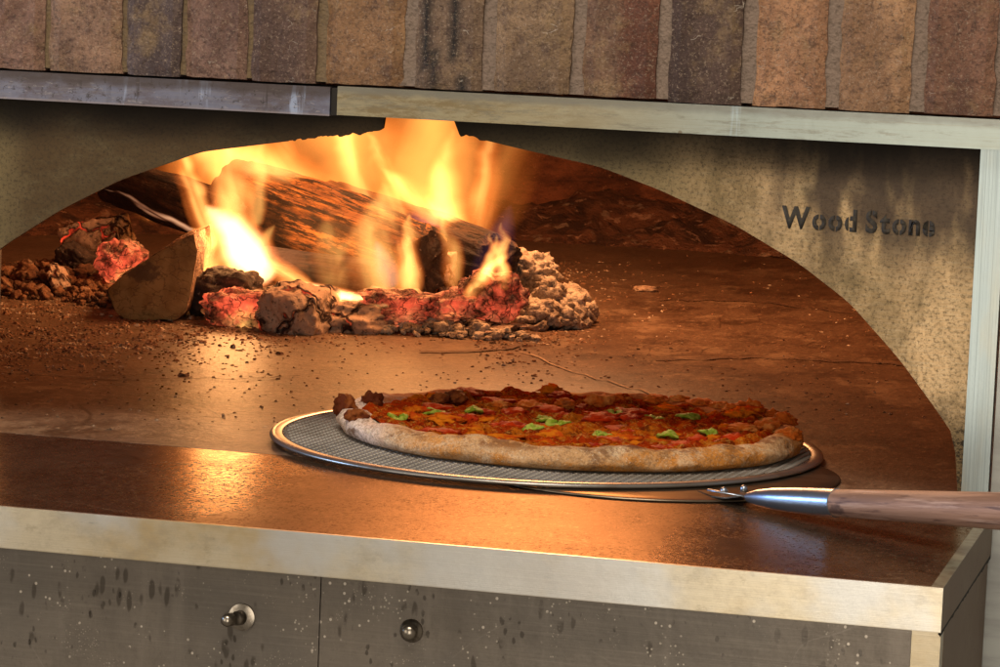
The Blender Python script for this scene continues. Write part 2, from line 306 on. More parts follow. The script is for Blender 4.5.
def logmat(name, c1, c2, c3, ax, charlo=0.5):
    return mat(name, c1, [
        dict(s=ax(8, 70), det=7, rgh=0.7, lo=0.40, hi=0.62, c=c2, f=0.95),
        dict(s=ax(14, 160), det=6, rgh=0.75, lo=charlo, hi=charlo+0.08, c=c3, f=0.95),
        dict(s=ax(5, 20), det=6, lo=0.52, hi=0.62, c=c3, f=0.9, o=(4, 4, 1)),
        dict(t='Z', lo=0.16, hi=0.08, c=(0.05, 0.030, 0.034), f=0.85, warp=0.10, ws=22),
        dict(t='edge', s=ax(22, 90), lo=0.05, hi=0.01, c=(0.015, 0.008, 0.006), f=0.7, warp=1.2, ws=1.5, mask=[dict(s=30, lo=0.48, hi=0.58)])],
        rough=0.75, bumps=[NB(ax(12, 150), 0.9, 0.006, det=7), NB(60, 0.5, 0.005)])
M_log = logmat('burning_wood', (0.46, 0.19, 0.055), (0.17, 0.065, 0.028), (0.014, 0.009, 0.008), lambda a, b: (b, b, a), 0.46)
M_dark_log = logmat('blackened_wood', (0.10, 0.05, 0.03), (0.05, 0.03, 0.025), (0.012, 0.009, 0.009), lambda a, b: (b, b, a), 0.5)
M_cutwood = mat('split_wood_end', (0.44, 0.28, 0.10), [
    dict(s=40, det=6, lo=0.42, hi=0.62, c=(0.29, 0.17, 0.055), f=0.9),
    dict(t='edge', s=(60, 60, 90), lo=0.04, hi=0.01, c=(0.09, 0.045, 0.02), f=0.5, warp=0.8, ws=2),
    dict(s=(30, 30, 30), det=5, lo=0.58, hi=0.66, c=(0.10, 0.06, 0.03), f=0.8, o=(3, 1, 7))], rough=0.75, bumps=[NB(180, 0.5, 0.002), NB(40, 0.3, 0.004)])
M_bark = mat('scorched_bark', (0.34, 0.20, 0.12), [
    dict(t='edge', s=(70, 70, 90), lo=0.10, hi=0.02, c=(0.06, 0.03, 0.02), f=0.9, warp=0.8, ws=2),
    dict(s=40, lo=0.5, hi=0.65, c=(0.14, 0.07, 0.04), f=0.8)], rough=0.9, bumps=[NB(90, 0.8, 0.005)])
def embermat(name, base, strength, lo, hi, hot=(1.0, 0.42, 0.10)):
    ck = dict(t='edge', s=75, warp=1.6, ws=1.2)
    return mat(name, base, [
        dict(s=60, det=6, lo=0.45, hi=0.6, c=(0.42, 0.28, 0.21), f=0.9),
        dict(ck, lo=0.07, hi=0.01, c=(0.02, 0.012, 0.01), f=0.9, mask=[dict(s=40, lo=0.42, hi=0.55)])],
        rough=0.9, bumps=[dict(ck, lo=0.0, hi=0.12, k=0.9, d=0.005), NB(90, 0.7, 0.005, det=7), NB(260, 0.6, 0.002, det=6)],
        emit=dict(a=(1.0, 0.11, 0.045), b=hot, ramp=dict(s=26, det=6, lo=0.45, hi=0.7, o=(1, 4, 2)),
                  mask=dict(s=38, det=5, rgh=0.65, lo=lo-0.06, hi=hi+0.14, o=(6, 2, 2), mask=[dict(ck, lo=-0.02, hi=0.09, f=1.0)]), s=strength))
M_ember = embermat('glowing_ember', (0.10, 0.04, 0.03), 0.95, 0.45, 0.60, (1.0, 0.30, 0.10))
M_ember_hot = embermat('hot_ember', (0.14, 0.05, 0.03), 1.6, 0.40, 0.62, (1.0, 0.50, 0.12))
M_crackash = mat('cracked_ash', (0.52, 0.36, 0.26), [
    dict(s=35, det=6, lo=0.45, hi=0.6, c=(0.36, 0.27, 0.21), f=0.9),
    dict(s=260, det=4, lo=0.56, hi=0.66, c=(0.05, 0.035, 0.03), f=0.75),
    dict(t='edge', s=24, lo=0.055, hi=0.015, c=(0.04, 0.015, 0.01), f=1.0, warp=0.9, ws=2)],
    rough=0.95, bumps=[dict(t='edge', s=24, lo=0.0, hi=0.10, k=1.0, d=0.008, warp=0.9, ws=2), NB(200, 0.6, 0.002, det=6)],
    emit=dict(a=(1.0, 0.06, 0.02), b=(1.0, 0.25, 0.08), ramp=dict(s=22, lo=0.45, hi=0.7),
              mask=dict(s=18, lo=0.55, hi=0.68, o=(2, 5, 2), mask=[dict(t='edge', s=24, lo=0.05, hi=0.01, warp=0.9, ws=2)]), s=1.0))
M_crust = mat('baked_crust', (0.54, 0.31, 0.145), [
    dict(t='X', s=1, lo=-0.05, hi=-0.115, c=(0.86, 0.68, 0.58), f=0.95, warp=0.06, ws=14),
    dict(s=(20, 20, 34), det=7, rgh=0.7, lo=0.42, hi=0.56, c=(0.56, 0.215, 0.035), f=0.95, o=(2, 2, 2), mask=[dict(t='X', s=1, lo=-0.12, hi=-0.04)]),
    dict(s=(34, 34, 50), det=7, rgh=0.75, lo=0.50, hi=0.66, c=(0.68, 0.50, 0.32), f=0.7, o=(5, 2, 8)),
    dict(s=(26, 26, 48), det=7, rgh=0.8, lo=0.53, hi=0.63, c=(0.17, 0.072, 0.030), f=0.85, o=(7, 3, 1)),
    dict(s=480, det=4, rgh=0.85, lo=0.48, hi=0.60, c=(0.22, 0.12, 0.055), f=0.6),
    dict(s=620, det=4, rgh=0.8, lo=0.54, hi=0.68, c=(0.82, 0.70, 0.54), f=0.45, o=(3, 3, 3)),
    dict(s=(30, 30, 60), det=6, rgh=0.75, lo=0.53, hi=0.61, c=(0.20, 0.080, 0.030), f=0.85, o=(9, 6, 4), mask=[dict(t='Z', s=1, lo=0.009, hi=0.016)]),
    dict(t='Z', s=1, lo=0.004, hi=0.001, c=(0.20, 0.10, 0.05), f=0.7, warp=0.003, ws=50),
    dict(t='Y', s=1, lo=0.04, hi=0.085, c=(0.40, 0.12, 0.03), f=0.9, warp=0.05, ws=20, mask=[dict(t='Z', s=1, lo=0.008, hi=0.013)]),
    dict(s=(50, 50, 50), det=6, lo=0.5, hi=0.62, c=(0.55, 0.28, 0.06), f=0.8, o=(3, 8, 1), mask=[dict(t='Y', s=1, lo=0.04, hi=0.085)]),
    dict(s=(60, 60, 50), det=6, lo=0.52, hi=0.60, c=(0.14, 0.035, 0.015), f=0.85, o=(1, 2, 9), mask=[dict(t='Z', s=1, lo=0.0155, hi=0.018)])],
    rough=0.8, spec=0.08, sss=0.05, bumps=[NB(420, 0.6, 0.0008, det=6), NB(110, 0.5, 0.0015, det=6), NB(45, 0.3, 0.003)])
M_topping = mat('melted_cheese_and_sauce', (0.52, 0.048, 0.005), [
    dict(s=(48, 48, 48), det=7, rgh=0.7, lo=0.47, hi=0.60, c=(0.72, 0.19, 0.012), f=0.95, r=0.45),
    dict(s=(70, 70, 70), det=6, rgh=0.7, lo=0.56, hi=0.66, c=(0.72, 0.27, 0.020), f=0.8, o=(4, 1, 1)),
    dict(s=(60, 60, 60), det=6, rgh=0.7, lo=0.53, hi=0.64, c=(0.15, 0.016, 0.007), f=0.85, o=(9, 3, 1)),
    dict(t='edge', s=(130, 130, 130), lo=0.06, hi=0.02, c=(0.66, 0.30, 0.05), f=0.5, warp=1.5, ws=1.2, mask=[dict(s=60, lo=0.5, hi=0.58, o=(2, 7, 1))]),
    dict(s=230, det=5, rgh=0.75, lo=0.54, hi=0.62, c=(0.80, 0.40, 0.08), f=0.65, o=(1, 1, 1)),
    dict(s=200, det=5, rgh=0.75, lo=0.54, hi=0.62, c=(0.14, 0.014, 0.004), f=0.65, o=(6, 1, 1))],
    rough=0.6, spec=0.0, sss=0.0, bumps=[NB(220, 1.0, 0.004, det=8, rgh=0.75), NB(60, 0.6, 0.004)])
M_meat = mat('tomato_and_cured_meat', (0.40, 0.026, 0.003), [
    dict(s=90, det=6, lo=0.45, hi=0.6, c=(0.24, 0.018, 0.008), f=0.9),
    dict(s=220, det=4, lo=0.58, hi=0.68, c=(0.50, 0.10, 0.02), f=0.7, o=(3, 2, 2))], rough=0.5, spec=0.02, bumps=[NB(260, 0.7, 0.0015, det=6)])
M_cheese = mat('browned_cheese', (0.56, 0.15, 0.008), [
    dict(s=70, det=5, lo=0.45, hi=0.6, c=(0.42, 0.045, 0.006), f=0.9),
    dict(s=110, det=5, lo=0.6, hi=0.7, c=(0.22, 0.08, 0.025), f=0.7, o=(3, 3, 3))], rough=0.55, spec=0.0, sss=0.0, bumps=[NB(200, 0.7, 0.002, det=6)])
M_pepper = mat('green_pepper', (0.17, 0.24, 0.014), [
    dict(s=160, det=4, lo=0.42, hi=0.58, c=(0.34, 0.42, 0.06), f=0.9),
    dict(s=240, det=4, lo=0.6, hi=0.7, c=(0.05, 0.07, 0.01), f=0.8, o=(2, 2, 1))], rough=0.45, spec=0.05, bumps=[NB(300, 0.8, 0.0018, det=6)])
M_brown = mat('burnt_crust', (0.10, 0.022, 0.008), [dict(s=80, det=6, lo=0.48, hi=0.62, c=(0.26, 0.075, 0.018), f=0.8)], rough=0.6, spec=0.05, bumps=[NB(160, 0.6, 0.002)])
M_bubble = mat('golden_bubble', (0.50, 0.11, 0.014), [dict(s=90, det=6, lo=0.50, hi=0.62, c=(0.60, 0.24, 0.06), f=0.7),
    dict(s=70, det=6, lo=0.6, hi=0.7, c=(0.2, 0.06, 0.02), f=0.7, o=(4, 4, 4))], rough=0.6, spec=0.03, sss=0.0, bumps=[NB(180, 0.5, 0.002)])
M_wire = mat('aluminium_wire', (0.42, 0.385, 0.34), [dict(s=20, lo=0.4, hi=0.65, c=(0.28, 0.25, 0.21), f=0.8)], rough=0.35, metal=0.6)
M_rim = mat('aluminium_rim', (0.34, 0.32, 0.30), [dict(s=40, lo=0.45, hi=0.65, c=(0.24, 0.20, 0.16), f=0.7)], rough=0.3, metal=0.8, bumps=[NB(200, 0.1, 0.0005)])
M_blade = mat('peel_steel', (0.24, 0.19, 0.14), [dict(s=(10, 60, 1), lo=0.4, hi=0.65, c=(0.15, 0.11, 0.075), f=0.8),
    dict(s=120, lo=0.6, hi=0.7, c=(0.06, 0.04, 0.03), f=0.6)], rough=0.3, metal=0.85, stint=(0.45, 0.38, 0.3), bumps=[NB((20, 300, 1), 0.1, 0.0004)])
M_ferrule = mat('ferrule_steel', (0.36, 0.42, 0.52), [dict(s=400, lo=0.6, hi=0.7, c=(0.2, 0.2, 0.24), f=0.5)], rough=0.30, metal=0.9, bumps=[NB(300, 0.12, 0.0004)])
M_handle = mat('worn_wooden_handle', (0.30, 0.170, 0.115), [
    dict(s=(12, 160, 160), det=6, lo=0.42, hi=0.62, c=(0.17, 0.088, 0.056), f=0.9),
    dict(s=(30, 400, 400), det=5, lo=0.56, hi=0.66, c=(0.07, 0.032, 0.025), f=0.7),
    dict(s=(18, 260, 260), det=5, lo=0.56, hi=0.7, c=(0.46, 0.31, 0.25), f=0.6, o=(3, 3, 1)),
    dict(s=(20, 30, 30), det=5, lo=0.62, hi=0.68, c=(0.06, 0.03, 0.025), f=0.8, o=(7, 3, 1))], rough=0.6, bumps=[NB((20, 400, 400), 0.4, 0.0006)])
M_clad = mat('oven_cladding', (0.34, 0.35, 0.33), [dict(s=(9, 9, 60), lo=0.4, hi=0.7, c=(0.22, 0.22, 0.21), f=0.8)], rough=0.42, metal=0.5)
M_drk = mat('dark_plinth', (0.05, 0.045, 0.04), rough=0.7)

# ------------------------------------------------------------------ the oven chamber (setting)
bm = bmesh.new()                                             # floor of fired stone
box(bm, -1.5, 1.0, 0.0015, 2.4, -0.06, 0.0)
tag(obj('oven_floor', bm, M_hearth), kind='structure')
OC = Vector((-0.30, 1.08, 0)); OR = 1.06
bm = bmesh.new(); nseg = 160; prof = [(1.0, -0.02), (1.0, 0.0), (1.005, 0.08), (1.0, 0.16), (0.985, 0.24), (0.95, 0.32), (0.86, 0.40), (0.7, 0.47), (0.4, 0.53), (0.02, 0.55)]
rings = []
for (r, z) in prof:
    ring = []
    for k in range(nseg):
        a = 2*math.pi*k/nseg; p = OC + Vector((math.cos(a)*OR*r, math.sin(a)*OR*r, z))
        dn = fbm(p, 5, 3)*0.012; ring.append(bm.verts.new(p + Vector((math.cos(a), math.sin(a), 0))*dn))
    rings.append(ring)
for i in range(len(rings)-1):
    for k in range(nseg):
        c = (rings[i][k].co + rings[i+1][(k+1) % nseg].co)/2
        if c.y < 0.25 and abs(c.x + 0.06) < 0.44 and c.z < 0.27: continue
        bm.faces.new((rings[i][k], rings[i+1][k], rings[i+1][(k+1) % nseg], rings[i][(k+1) % nseg]))
tag(obj('oven_wall', bm, M_wall, smooth=True), kind='structure')
bm = bmesh.new()
box(bm, -0.80, -0.49, 0.012, 0.26, 0.001, 0.40); box(bm, 0.37, 0.62, 0.012, 0.26, 0.001, 0.40); box(bm, -0.489, 0.369, 0.012, 0.12, 0.285, 0.40)
tag(obj('oven_throat', bm, M_wall), kind='structure')

def strip(bm, pts, w, z):
    for a, b in zip(pts, pts[1:]):
        a = Vector(a); b = Vector(b); d = (b - a); n_ = Vector((-d.y, d.x, 0)).normalized()*w/2
        v = [bm.verts.new(Vector((q.x, q.y, z))) for q in (a - n_, b - n_, b + n_, a + n_)]
        bm.faces.new(v)
def wiggle(pix, amp=1.2, seed=0, step=10):
    out = []
    for (u0, v0), (u1, v1) in zip(pix, pix[1:]):
        n_ = max(1, int(math.hypot(u1-u0, v1-v0)/step))
        for k in range(n_):
            t = k/n_; u = u0+(u1-u0)*t; v = v0+(v1-v0)*t
            out.append(on(u, v + amp*noise.noise(Vector((u*0.06, v*0.06, seed))), 0))
    out.append(on(*pix[-1], 0)); return out
bm = bmesh.new()
strip(bm, wiggle([(520, 352), (560, 368), (585, 376), (640, 391), (665, 402)], 3), 0.0020, 0.0012)
tag(obj('floor_crack', bm, M_cracklite), kind='structure')
bm = bmesh.new()
for pix, w in (([(655, 361), (760, 358), (880, 364), (960, 372)], 0.005), ([(590, 232), (680, 238), (800, 262), (860, 285)], 0.006),
               ([(420, 353), (470, 352), (508, 350), (518, 346)], 0.007), ([(0, 372), (120, 380), (240, 381), (300, 377)], 0.0025),
               ([(640, 300), (760, 302), (880, 318)], 0.004)):
    strip(bm, wiggle(pix, 2.0, w*999), w, 0.0013)
tag(obj('floor_joint', bm, M_groove), kind='structure')

# ------------------------------------------------------------------ oven front
oven = empty('pizza_oven', (-0.06, 0, 0), 'wood fired oven front with sooty arched steel face plate under a steel lintel', 'oven')
AR = [(-0.437, 0.0), (-0.430, 0.03), (-0.418, 0.068), (-0.400, 0.100), (-0.3719, 0.1318), (-0.3271, 0.1614), (-0.2828, 0.185), (-0.2242, 0.2077), (-0.1517, 0.2200), (-0.110, 0.2265), (-0.0946, 0.2300),
      (-0.0414, 0.2304), (0.0046, 0.2222), (0.0604, 0.2130), (0.1023, 0.1997), (0.1543, 0.1793), (0.1992, 0.1560), (0.2338, 0.1323), (0.269, 0.0968), (0.2973, 0.0622), (0.3115, 0.0433), (0.3135, 0.02), (0.3138, 0.0)]
def arch(x):
    if x <= AR[0][0] or x >= AR[-1][0]: return 0.001
    for (a, za), (b, zb) in zip(AR, AR[1:]):
        if a <= x <= b:
            t = (x-a)/(b-a); return za+(zb-za)*t
def archz(x):
    z = (arch(x-0.006)+2*arch(x)+arch(x+0.006))/4
    if -0.16 < x < -0.02: z += 0.0016*nz((x, 0, 0), 180, 1) + 0.0010*nz((x, 0, 0), 520, 2)
    g = min(max((x+0.0925)/0.0022, 0), 1)*min(max((-0.0380-x)/0.009, 0), 1)
    return z*(1-g) + 0.2470*g if g > 0 else z
bm = bmesh.new(); xs = []
x = -0.52
while x < 0.3149:
    xs.append(x); x += 0.0012 if -0.17 < x < -0.02 else 0.004
xs.append(0.3149)
cols = []
for x in xs:
    zb = archz(x) if x < 0.3125 else 0.001
    nz_ = 7; zt = 0.2585
    fr = [bm.verts.new((x, 0, zb+(zt-zb)*k/nz_)) for k in range(nz_+1)]; bk = [bm.verts.new((x, 0.003, zb+(zt-zb)*k/nz_)) for k in (0, nz_)]
    cols.append((fr, bk))
for (f0, b0), (f1, b1) in zip(cols, cols[1:]):
    for k in range(7): bm.faces.new((f0[k], f1[k], f1[k+1], f0[k+1]))
    bm.faces.new((b0[0], b0[1], b1[1], b1[0])); bm.faces.new((f0[0], b0[0], b1[0], f1[0]))
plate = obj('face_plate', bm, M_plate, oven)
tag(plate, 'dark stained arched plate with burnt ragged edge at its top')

# stencilled words, cut glyph by glyph with bridges like the plate's
def lettering(word, x0, z0, x1, cap, y, parent):
    glyphs = []; adv = 0
    bmA = bmesh.new()
    for ch in word:
        if ch == ' ': adv += 0.26; continue
        cu = bpy.data.curves.new('lettering', 'FONT'); cu.body = ch; cu.size = 1; cu.offset = 0.036; cu.resolution_u = 6
        to = bpy.data.objects.new('lettering', cu); COL.objects.link(to)
        dg = bpy.context.evaluated_depsgraph_get(); dg.update()
        me = bpy.data.meshes.new_from_object(to.evaluated_get(dg)); bpy.data.objects.remove(to)
        b2 = bmesh.new(); b2.from_mesh(me); bpy.data.meshes.remove(me)
        mn = min(v.co.x for v in b2.verts); mxx = max(v.co.x for v in b2.verts); mid = (mn+mxx)/2
        if ch in 'ode':
            cuts = [mid] if ch != 'd' else [mn+(mxx-mn)*0.36]
            for c in cuts:
                for s in (-1, 1):
                    bmesh.ops.bisect_plane(b2, geom=b2.verts[:]+b2.edges[:]+b2.faces[:], plane_co=(c+s*0.028, 0, 0), plane_no=(1, 0, 0))
                bmesh.ops.delete(b2, geom=[f for f in b2.faces if abs(f.calc_center_median().x-c) < 0.028], context='FACES')
        if ch in 'Stn':
            c = 0.36 if ch != 'n' else 0.40
            if ch == 'S':
                for s in (-1, 1):
                    bmesh.ops.bisect_plane(b2, geom=b2.verts[:]+b2.edges[:]+b2.faces[:], plane_co=(mid+s*0.02, 0, 0), plane_no=(1, 0, 0))
                bmesh.ops.delete(b2, geom=[f for f in b2.faces if abs(f.calc_center_median().x-mid) < 0.02 and f.calc_center_median().y > 0.5], context='FACES')
        bmesh.ops.translate(b2, verts=b2.verts[:], vec=(adv-mn, 0, 0)); adv += (mxx-mn)+0.095
        tmp = bpy.data.meshes.new('t'); b2.to_mesh(tmp); b2.free(); bmA.from_mesh(tmp); bpy.data.meshes.remove(tmp)
    sx = (x1-x0)/adv; sz = cap/0.72
    for v in bmA.verts: v.co = Vector((x0+v.co.x*sx, y, z0+v.co.y*sz))
    ex = bmesh.ops.extrude_face_region(bmA, geom=bmA.faces[:])
    bmesh.ops.translate(bmA, verts=[v for v in ex['geom'] if isinstance(v, bmesh.types.BMVert)], vec=(0, 0.0018, 0))
    return obj('lettering', bmA, M_letter, parent)
lp = at(781, 227, 0); rp = at(934, 234, 0)
lettering('Wood Stone', lp.x, lp.z+0.0002, rp.x+0.002, 0.0142, -0.0008, plate)

bm = bmesh.new(); box(bm, -0.50, -0.1245, -0.021, 0.010, 0.2385, 0.2580)
tag(obj('lintel_bar', bm, M_lintel_old, oven, bevel=0.0012), 'heat blued purple grey left length of the lintel')
bm = bmesh.new(); box(bm, -0.1190, 0.46, -0.022, 0.010, 0.2395, 0.2590)
tag(obj('lintel_bar', bm, M_lintel, oven, bevel=0.0012), 'bright worn steel right length of the lintel')
bm = bmesh.new(); box(bm, -0.1240, -0.1195, -0.0195, 0.010, 0.2390, 0.2575)
obj('lintel_joint', bm, M_crack, oven)
for x0, x1 in ((0.3150, 0.3326), (-0.4560, -0.4375)):
    bm = bmesh.new(); box(bm, x0, x1, -0.010, 0.008, -0.60 if x0 > 0 else 0.001, 0.2390)
    obj('frame_post', bm, M_post, oven, bevel=0.0015)
bm = bmesh.new(); box(bm, 0.3340, 0.80, -0.006, 0.20, -0.60, 0.2385); 
obj('side_panel', bm, M_clad, oven, bevel=0.001)
bm = bmesh.new(); box(bm, -0.95, -0.4570, -0.006, 0.20, 0.001, 0.2380)
obj('side_panel', bm, M_clad, oven, bevel=0.001)

# ------------------------------------------------------------------ brick wall over the oven
wall = empty('brick_wall', (0, 0, 0.2595), 'weathered red brown soldier brick wall standing on the steel lintel', 'wall')
jn = [46, 123, 182, 248, 318, 409, 488, 577, 663, 748, 833, 919, 1003]
jx = [at(u, 60, -0.02).x for u in jn]
while jx[0] > -0.55: jx.insert(0, jx[0]-0.0565)
while jx[-1] < 0.5: jx.append(jx[-1]+0.0575)
pal = {0: (0.343, 0.189, 0.130), 1: (0.370, 0.215, 0.137), 2: (0.158, 0.111, 0.101), 3: (0.330, 0.189, 0.137), 4: (0.198, 0.117, 0.085), 5: (0.330, 0.176, 0.085),
       6: (0.224, 0.143, 0.091), 7: (0.356, 0.227, 0.130), 8: (0.330, 0.182, 0.111), 9: (0.139, 0.085, 0.065), 10: (0.554, 0.286, 0.150), 11: (0.554, 0.312, 0.163), 12: (0.277, 0.137, 0.085)}
base_i = jx.index(at(46, 60, -0.02).x)
bm = bmesh.new(); tl = bm.verts.layers.float_color.new('tint')
for i in range(len(jx)-1):
    key = i - base_i + 1; c = pal.get(key, (0.22, 0.14, 0.09))
    g = 0.0021 if key < 5 else 0.0046
    x0, x1 = jx[i]+g, jx[i+1]-g
    zb = 0.2600 + random.uniform(-0.0006, 0.0012); zt = 0.46; n0 = 7; n1 = 26
    yf = -0.0195 + random.uniform(-0.0012, 0.001)
    def rough_face():
        grid = []
        for a in range(n0+1):
            row = []
            for b in range(n1+1):
                X = x0+(x1-x0)*a/n0; Z = zb+(zt-zb)*b/n1
                e = min(a, n0-a); ez = min(b, n1-b)
                jit = fbm((X, i, Z), 45, i)*0.0012
                Y = yf + jit + (0.0022 if e == 0 else 0) + (0.0018 if ez == 0 else 0)
                XX = X + (fbm((i, X, Z), 80, i+9)*0.0017 if e == 0 else 0)
                ZZ = Z + (fbm((X*2, 3, i), 80, i+5)*0.0006 if ez == 0 else 0)
                v = bm.verts.new((XX, Y, ZZ)); row.append(v)
                cc = list(c)
                if key == 6:
                    xm = (X-x0)/(x1-x0) - 0.25 - 0.12*math.sin(Z*35)
                    if abs(xm) < 0.11 or abs(xm-0.42) < 0.05: cc = [0.02, 0.018, 0.016]
                if key == 8 and (X-x0)/(x1-x0) > 0.5: cc = [0.25, 0.10, 0.06]
                v[tl] = (*cc, 1)
            grid.append(row)
        for a in range(n0):
            for b in range(n1): bm.faces.new((grid[a][b], grid[a+1][b], grid[a+1][b+1], grid[a][b+1]))
        def skirt(edge):
            bk = []
            for v in edge:
                w = bm.verts.new((v.co.x, 0.06, v.co.z)); w[tl] = v[tl]; bk.append(w)
            for k in range(len(edge)-1): bm.faces.new((edge[k], edge[k+1], bk[k+1], bk[k]))
        skirt(grid[0]); skirt(grid[-1]); skirt([r[0] for r in grid]); skirt([r[-1] for r in grid])
    rough_face()
obj('brickwork', bm, M_brick, wall)
bm = bmesh.new(); box(bm, -0.56, 0.55, -0.0155, 0.05, 0.2612, 0.458)
obj('mortar', bm, M_mortar, wall)

# ------------------------------------------------------------------ steel counter in front of the oven
counter = empty('steel_counter', (0, -0.14, -0.6), 'heat stained steel counter with bright front edge below the oven mouth', 'counter')
bm = bmesh.new(); box(bm, -0.90, 0.3150, -0.2845, 0.0, -0.004, 0.0); box(bm, 0.3150, 0.3362, -0.2845, -0.0110, -0.004, 0.0)
obj('counter_top', bm, M_counter, counter)
bm = bmesh.new(); box(bm, -0.90, 0.3372, -0.2872, -0.2846, -0.0255, 0.0006)
obj('front_edge', bm, M_apron, counter, bevel=0.0010)
bm = bmesh.new(); box(bm, 0.3300, 0.3372, -0.2845, -0.011, 0.0001, 0.0005); obj('side_flange', bm, M_flange, counter)
bm = bmesh.new(); box(bm, 0.3363, 0.3370, -0.2845, -0.0115, -0.0255, 0.0); obj('side_edge', bm, M_side, counter)
# burnt weld seam below the side edge, ragged
bm = bmesh.new(); pv = []
for k in range(60):
    y = -0.2845+0.273*k/59; pv.append((bm.verts.new((0.3369, y, -0.0250+fbm((y, 0, 0), 60, 4)*0.001)), bm.verts.new((0.3369, y, -0.0272-abs(fbm((y, 2, 0), 70, 5))*0.0025)),
        bm.verts.new((0.3355, y, -0.0250)), bm.verts.new((0.3355, y, -0.0270))))
for a, b in zip(pv, pv[1:]):
    bm.faces.new((a[0], a[1], b[1], b[0])); bm.faces.new((a[2], b[2], b[3], a[3]))
    bm.faces.new((a[0], b[0], b[2], a[2])); bm.faces.new((a[1], a[3], b[3], b[1]))
obj('weld_seam', bm, M_crack, counter)
bm = bmesh.new(); box(bm, -0.90, -0.0426, -0.2640, -0.2600, -0.60, -0.0045); obj('cabinet_panel', bm, M_panel, counter, bevel=0.0008)
bm = bmesh.new(); box(bm, -0.0420, 0.3178, -0.2636, -0.2600, -0.60, -0.0045); obj('cabinet_panel', bm, M_panel, counter, bevel=0.0008)
bm = bmesh.new(); box(bm, -0.90, 0.3178, -0.2595, -0.2550, -0.60, -0.005); obj('backing_sheet', bm, M_panel, counter)
bm = bmesh.new(); box(bm, 0.3182, 0.3350, -0.2655, -0.2500, -0.60, -0.0045); obj('corner_leg', bm, M_apron, counter, bevel=0.0008)
bm = bmesh.new(); box(bm, 0.3300, 0.3352, -0.2495, -0.0110, -0.60, -0.0045); obj('cabinet_side', bm, M_side, counter)
for (u, v, lab, tilt) in ((242, 617, 'left cabinet bolt on a loose washer, leaning left', -0.5), (411, 631, 'right cabinet bolt with small round head', 0.0)):
    p = at(u, v, -0.2645)
    bm = bmesh.new()
    if tilt:
        tube(bm, [(p.x, -0.2642, p.z), (p.x, -0.2655, p.z), (p.x, -0.2662, p.z)], [0.0085, 0.0084, 0.0062], 28)
        wsh = obj('washer', bm, M_bolt, counter, smooth=True); wsh['label'] = 'bright washer under the leaning left bolt'; wsh.data.set_sharp_from_angle(angle=0.5)
        bm = bmesh.new(); q = Vector((-0.007, -0.012, -0.0005)); b0 = Vector((p.x, -0.2662, p.z))
        tube(bm, [b0, b0+q*0.3, b0+q*0.45, b0+q*0.5, b0+q*0.85, b0+q*1.0, b0+q*1.05], [0.0046, 0.0044, 0.0030, 0.0040, 0.0042, 0.0030, 0.0008], 20)
    else:
        tube(bm, [(p.x, -0.2632, p.z), (p.x, -0.2650, p.z), (p.x, -0.2652, p.z), (p.x, -0.2690, p.z), (p.x, -0.2712, p.z), (p.x, -0.2720, p.z)], [0.0075, 0.0070, 0.0052, 0.0050, 0.0034, 0.0008], 24)
    o = obj('bolt', bm, M_bolt, counter, smooth=True); o['label'] = lab

# ------------------------------------------------------------------ pizza, screen and peel
SC = Vector((0.0, 0.132, 0)); SR = 0.2; SZ = 0.0052
screen = empty('pizza_screen', (SC.x, SC.y, 0.002), 'round aluminium mesh pizza screen lying under the pizza on a peel', 'pizza screen')
bm = bmesh.new(); nn = 220; prof = [(SR-0.0095, SZ-0.0002), (SR-0.0088, SZ+0.0008), (SR-0.004, SZ+0.0010), (SR-0.001, SZ+0.0004), (SR, SZ-0.0012), (SR-0.002, SZ-0.0024), (SR-0.0088, SZ-0.0016)]
rg = [[bm.verts.new((SC.x+math.cos(2*math.pi*k/nn)*r, SC.y+math.sin(2*math.pi*k/nn)*r, z)) for k in range(nn)] for r, z in prof]
for i in range(len(rg)):
    a, b = rg[i], rg[(i+1) % len(rg)]
    for k in range(nn): bm.faces.new((a[k], a[(k+1) % nn], b[(k+1) % nn], b[k]))
obj('rim', bm, M_rim, screen, smooth=True)
vs, fs = [], []
pit = 0.0040; ra = SR-0.0090
for dr in (0, 1):
    c_, s_ = math.cos(0.70 + dr*math.pi/2), math.sin(0.70 + dr*math.pi/2)
    k = -int(ra/pit)
    while k*pit < ra:
        off = k*pit; h = math.sqrt(max(ra*ra-off*off, 0)); n_ = int(2*h/pit)
        if n_ < 2: k += 1; continue
        base = len(vs); j0 = -int(h/pit); cnt = 0
        for j in range(j0, int(h/pit)+1):
            for half in (0, 1):
                s = (j+half*0.5)*pit
                up = (0.0006 if (j+k+dr) % 2 == 0 else -0.0006) if half == 0 else 0
                for (a, z) in ((-0.0008, -0.0003), (0, 0.0006), (0.0008, -0.0003)):
                    lx, ly = s, off+a
                    vs.append((SC.x+lx*c_-ly*s_, SC.y+lx*s_+ly*c_, SZ-0.0004+up+z))
                if cnt:
                    q = base+cnt*3
                    fs.append((q-3, q, q+1, q-2)); fs.append((q-2, q+1, q+2, q-1))
                cnt += 1
        k += 1
me = bpy.data.meshes.new('wire_mesh'); me.from_pydata(vs, [], fs); link('wire_mesh', me, M_wire, screen)

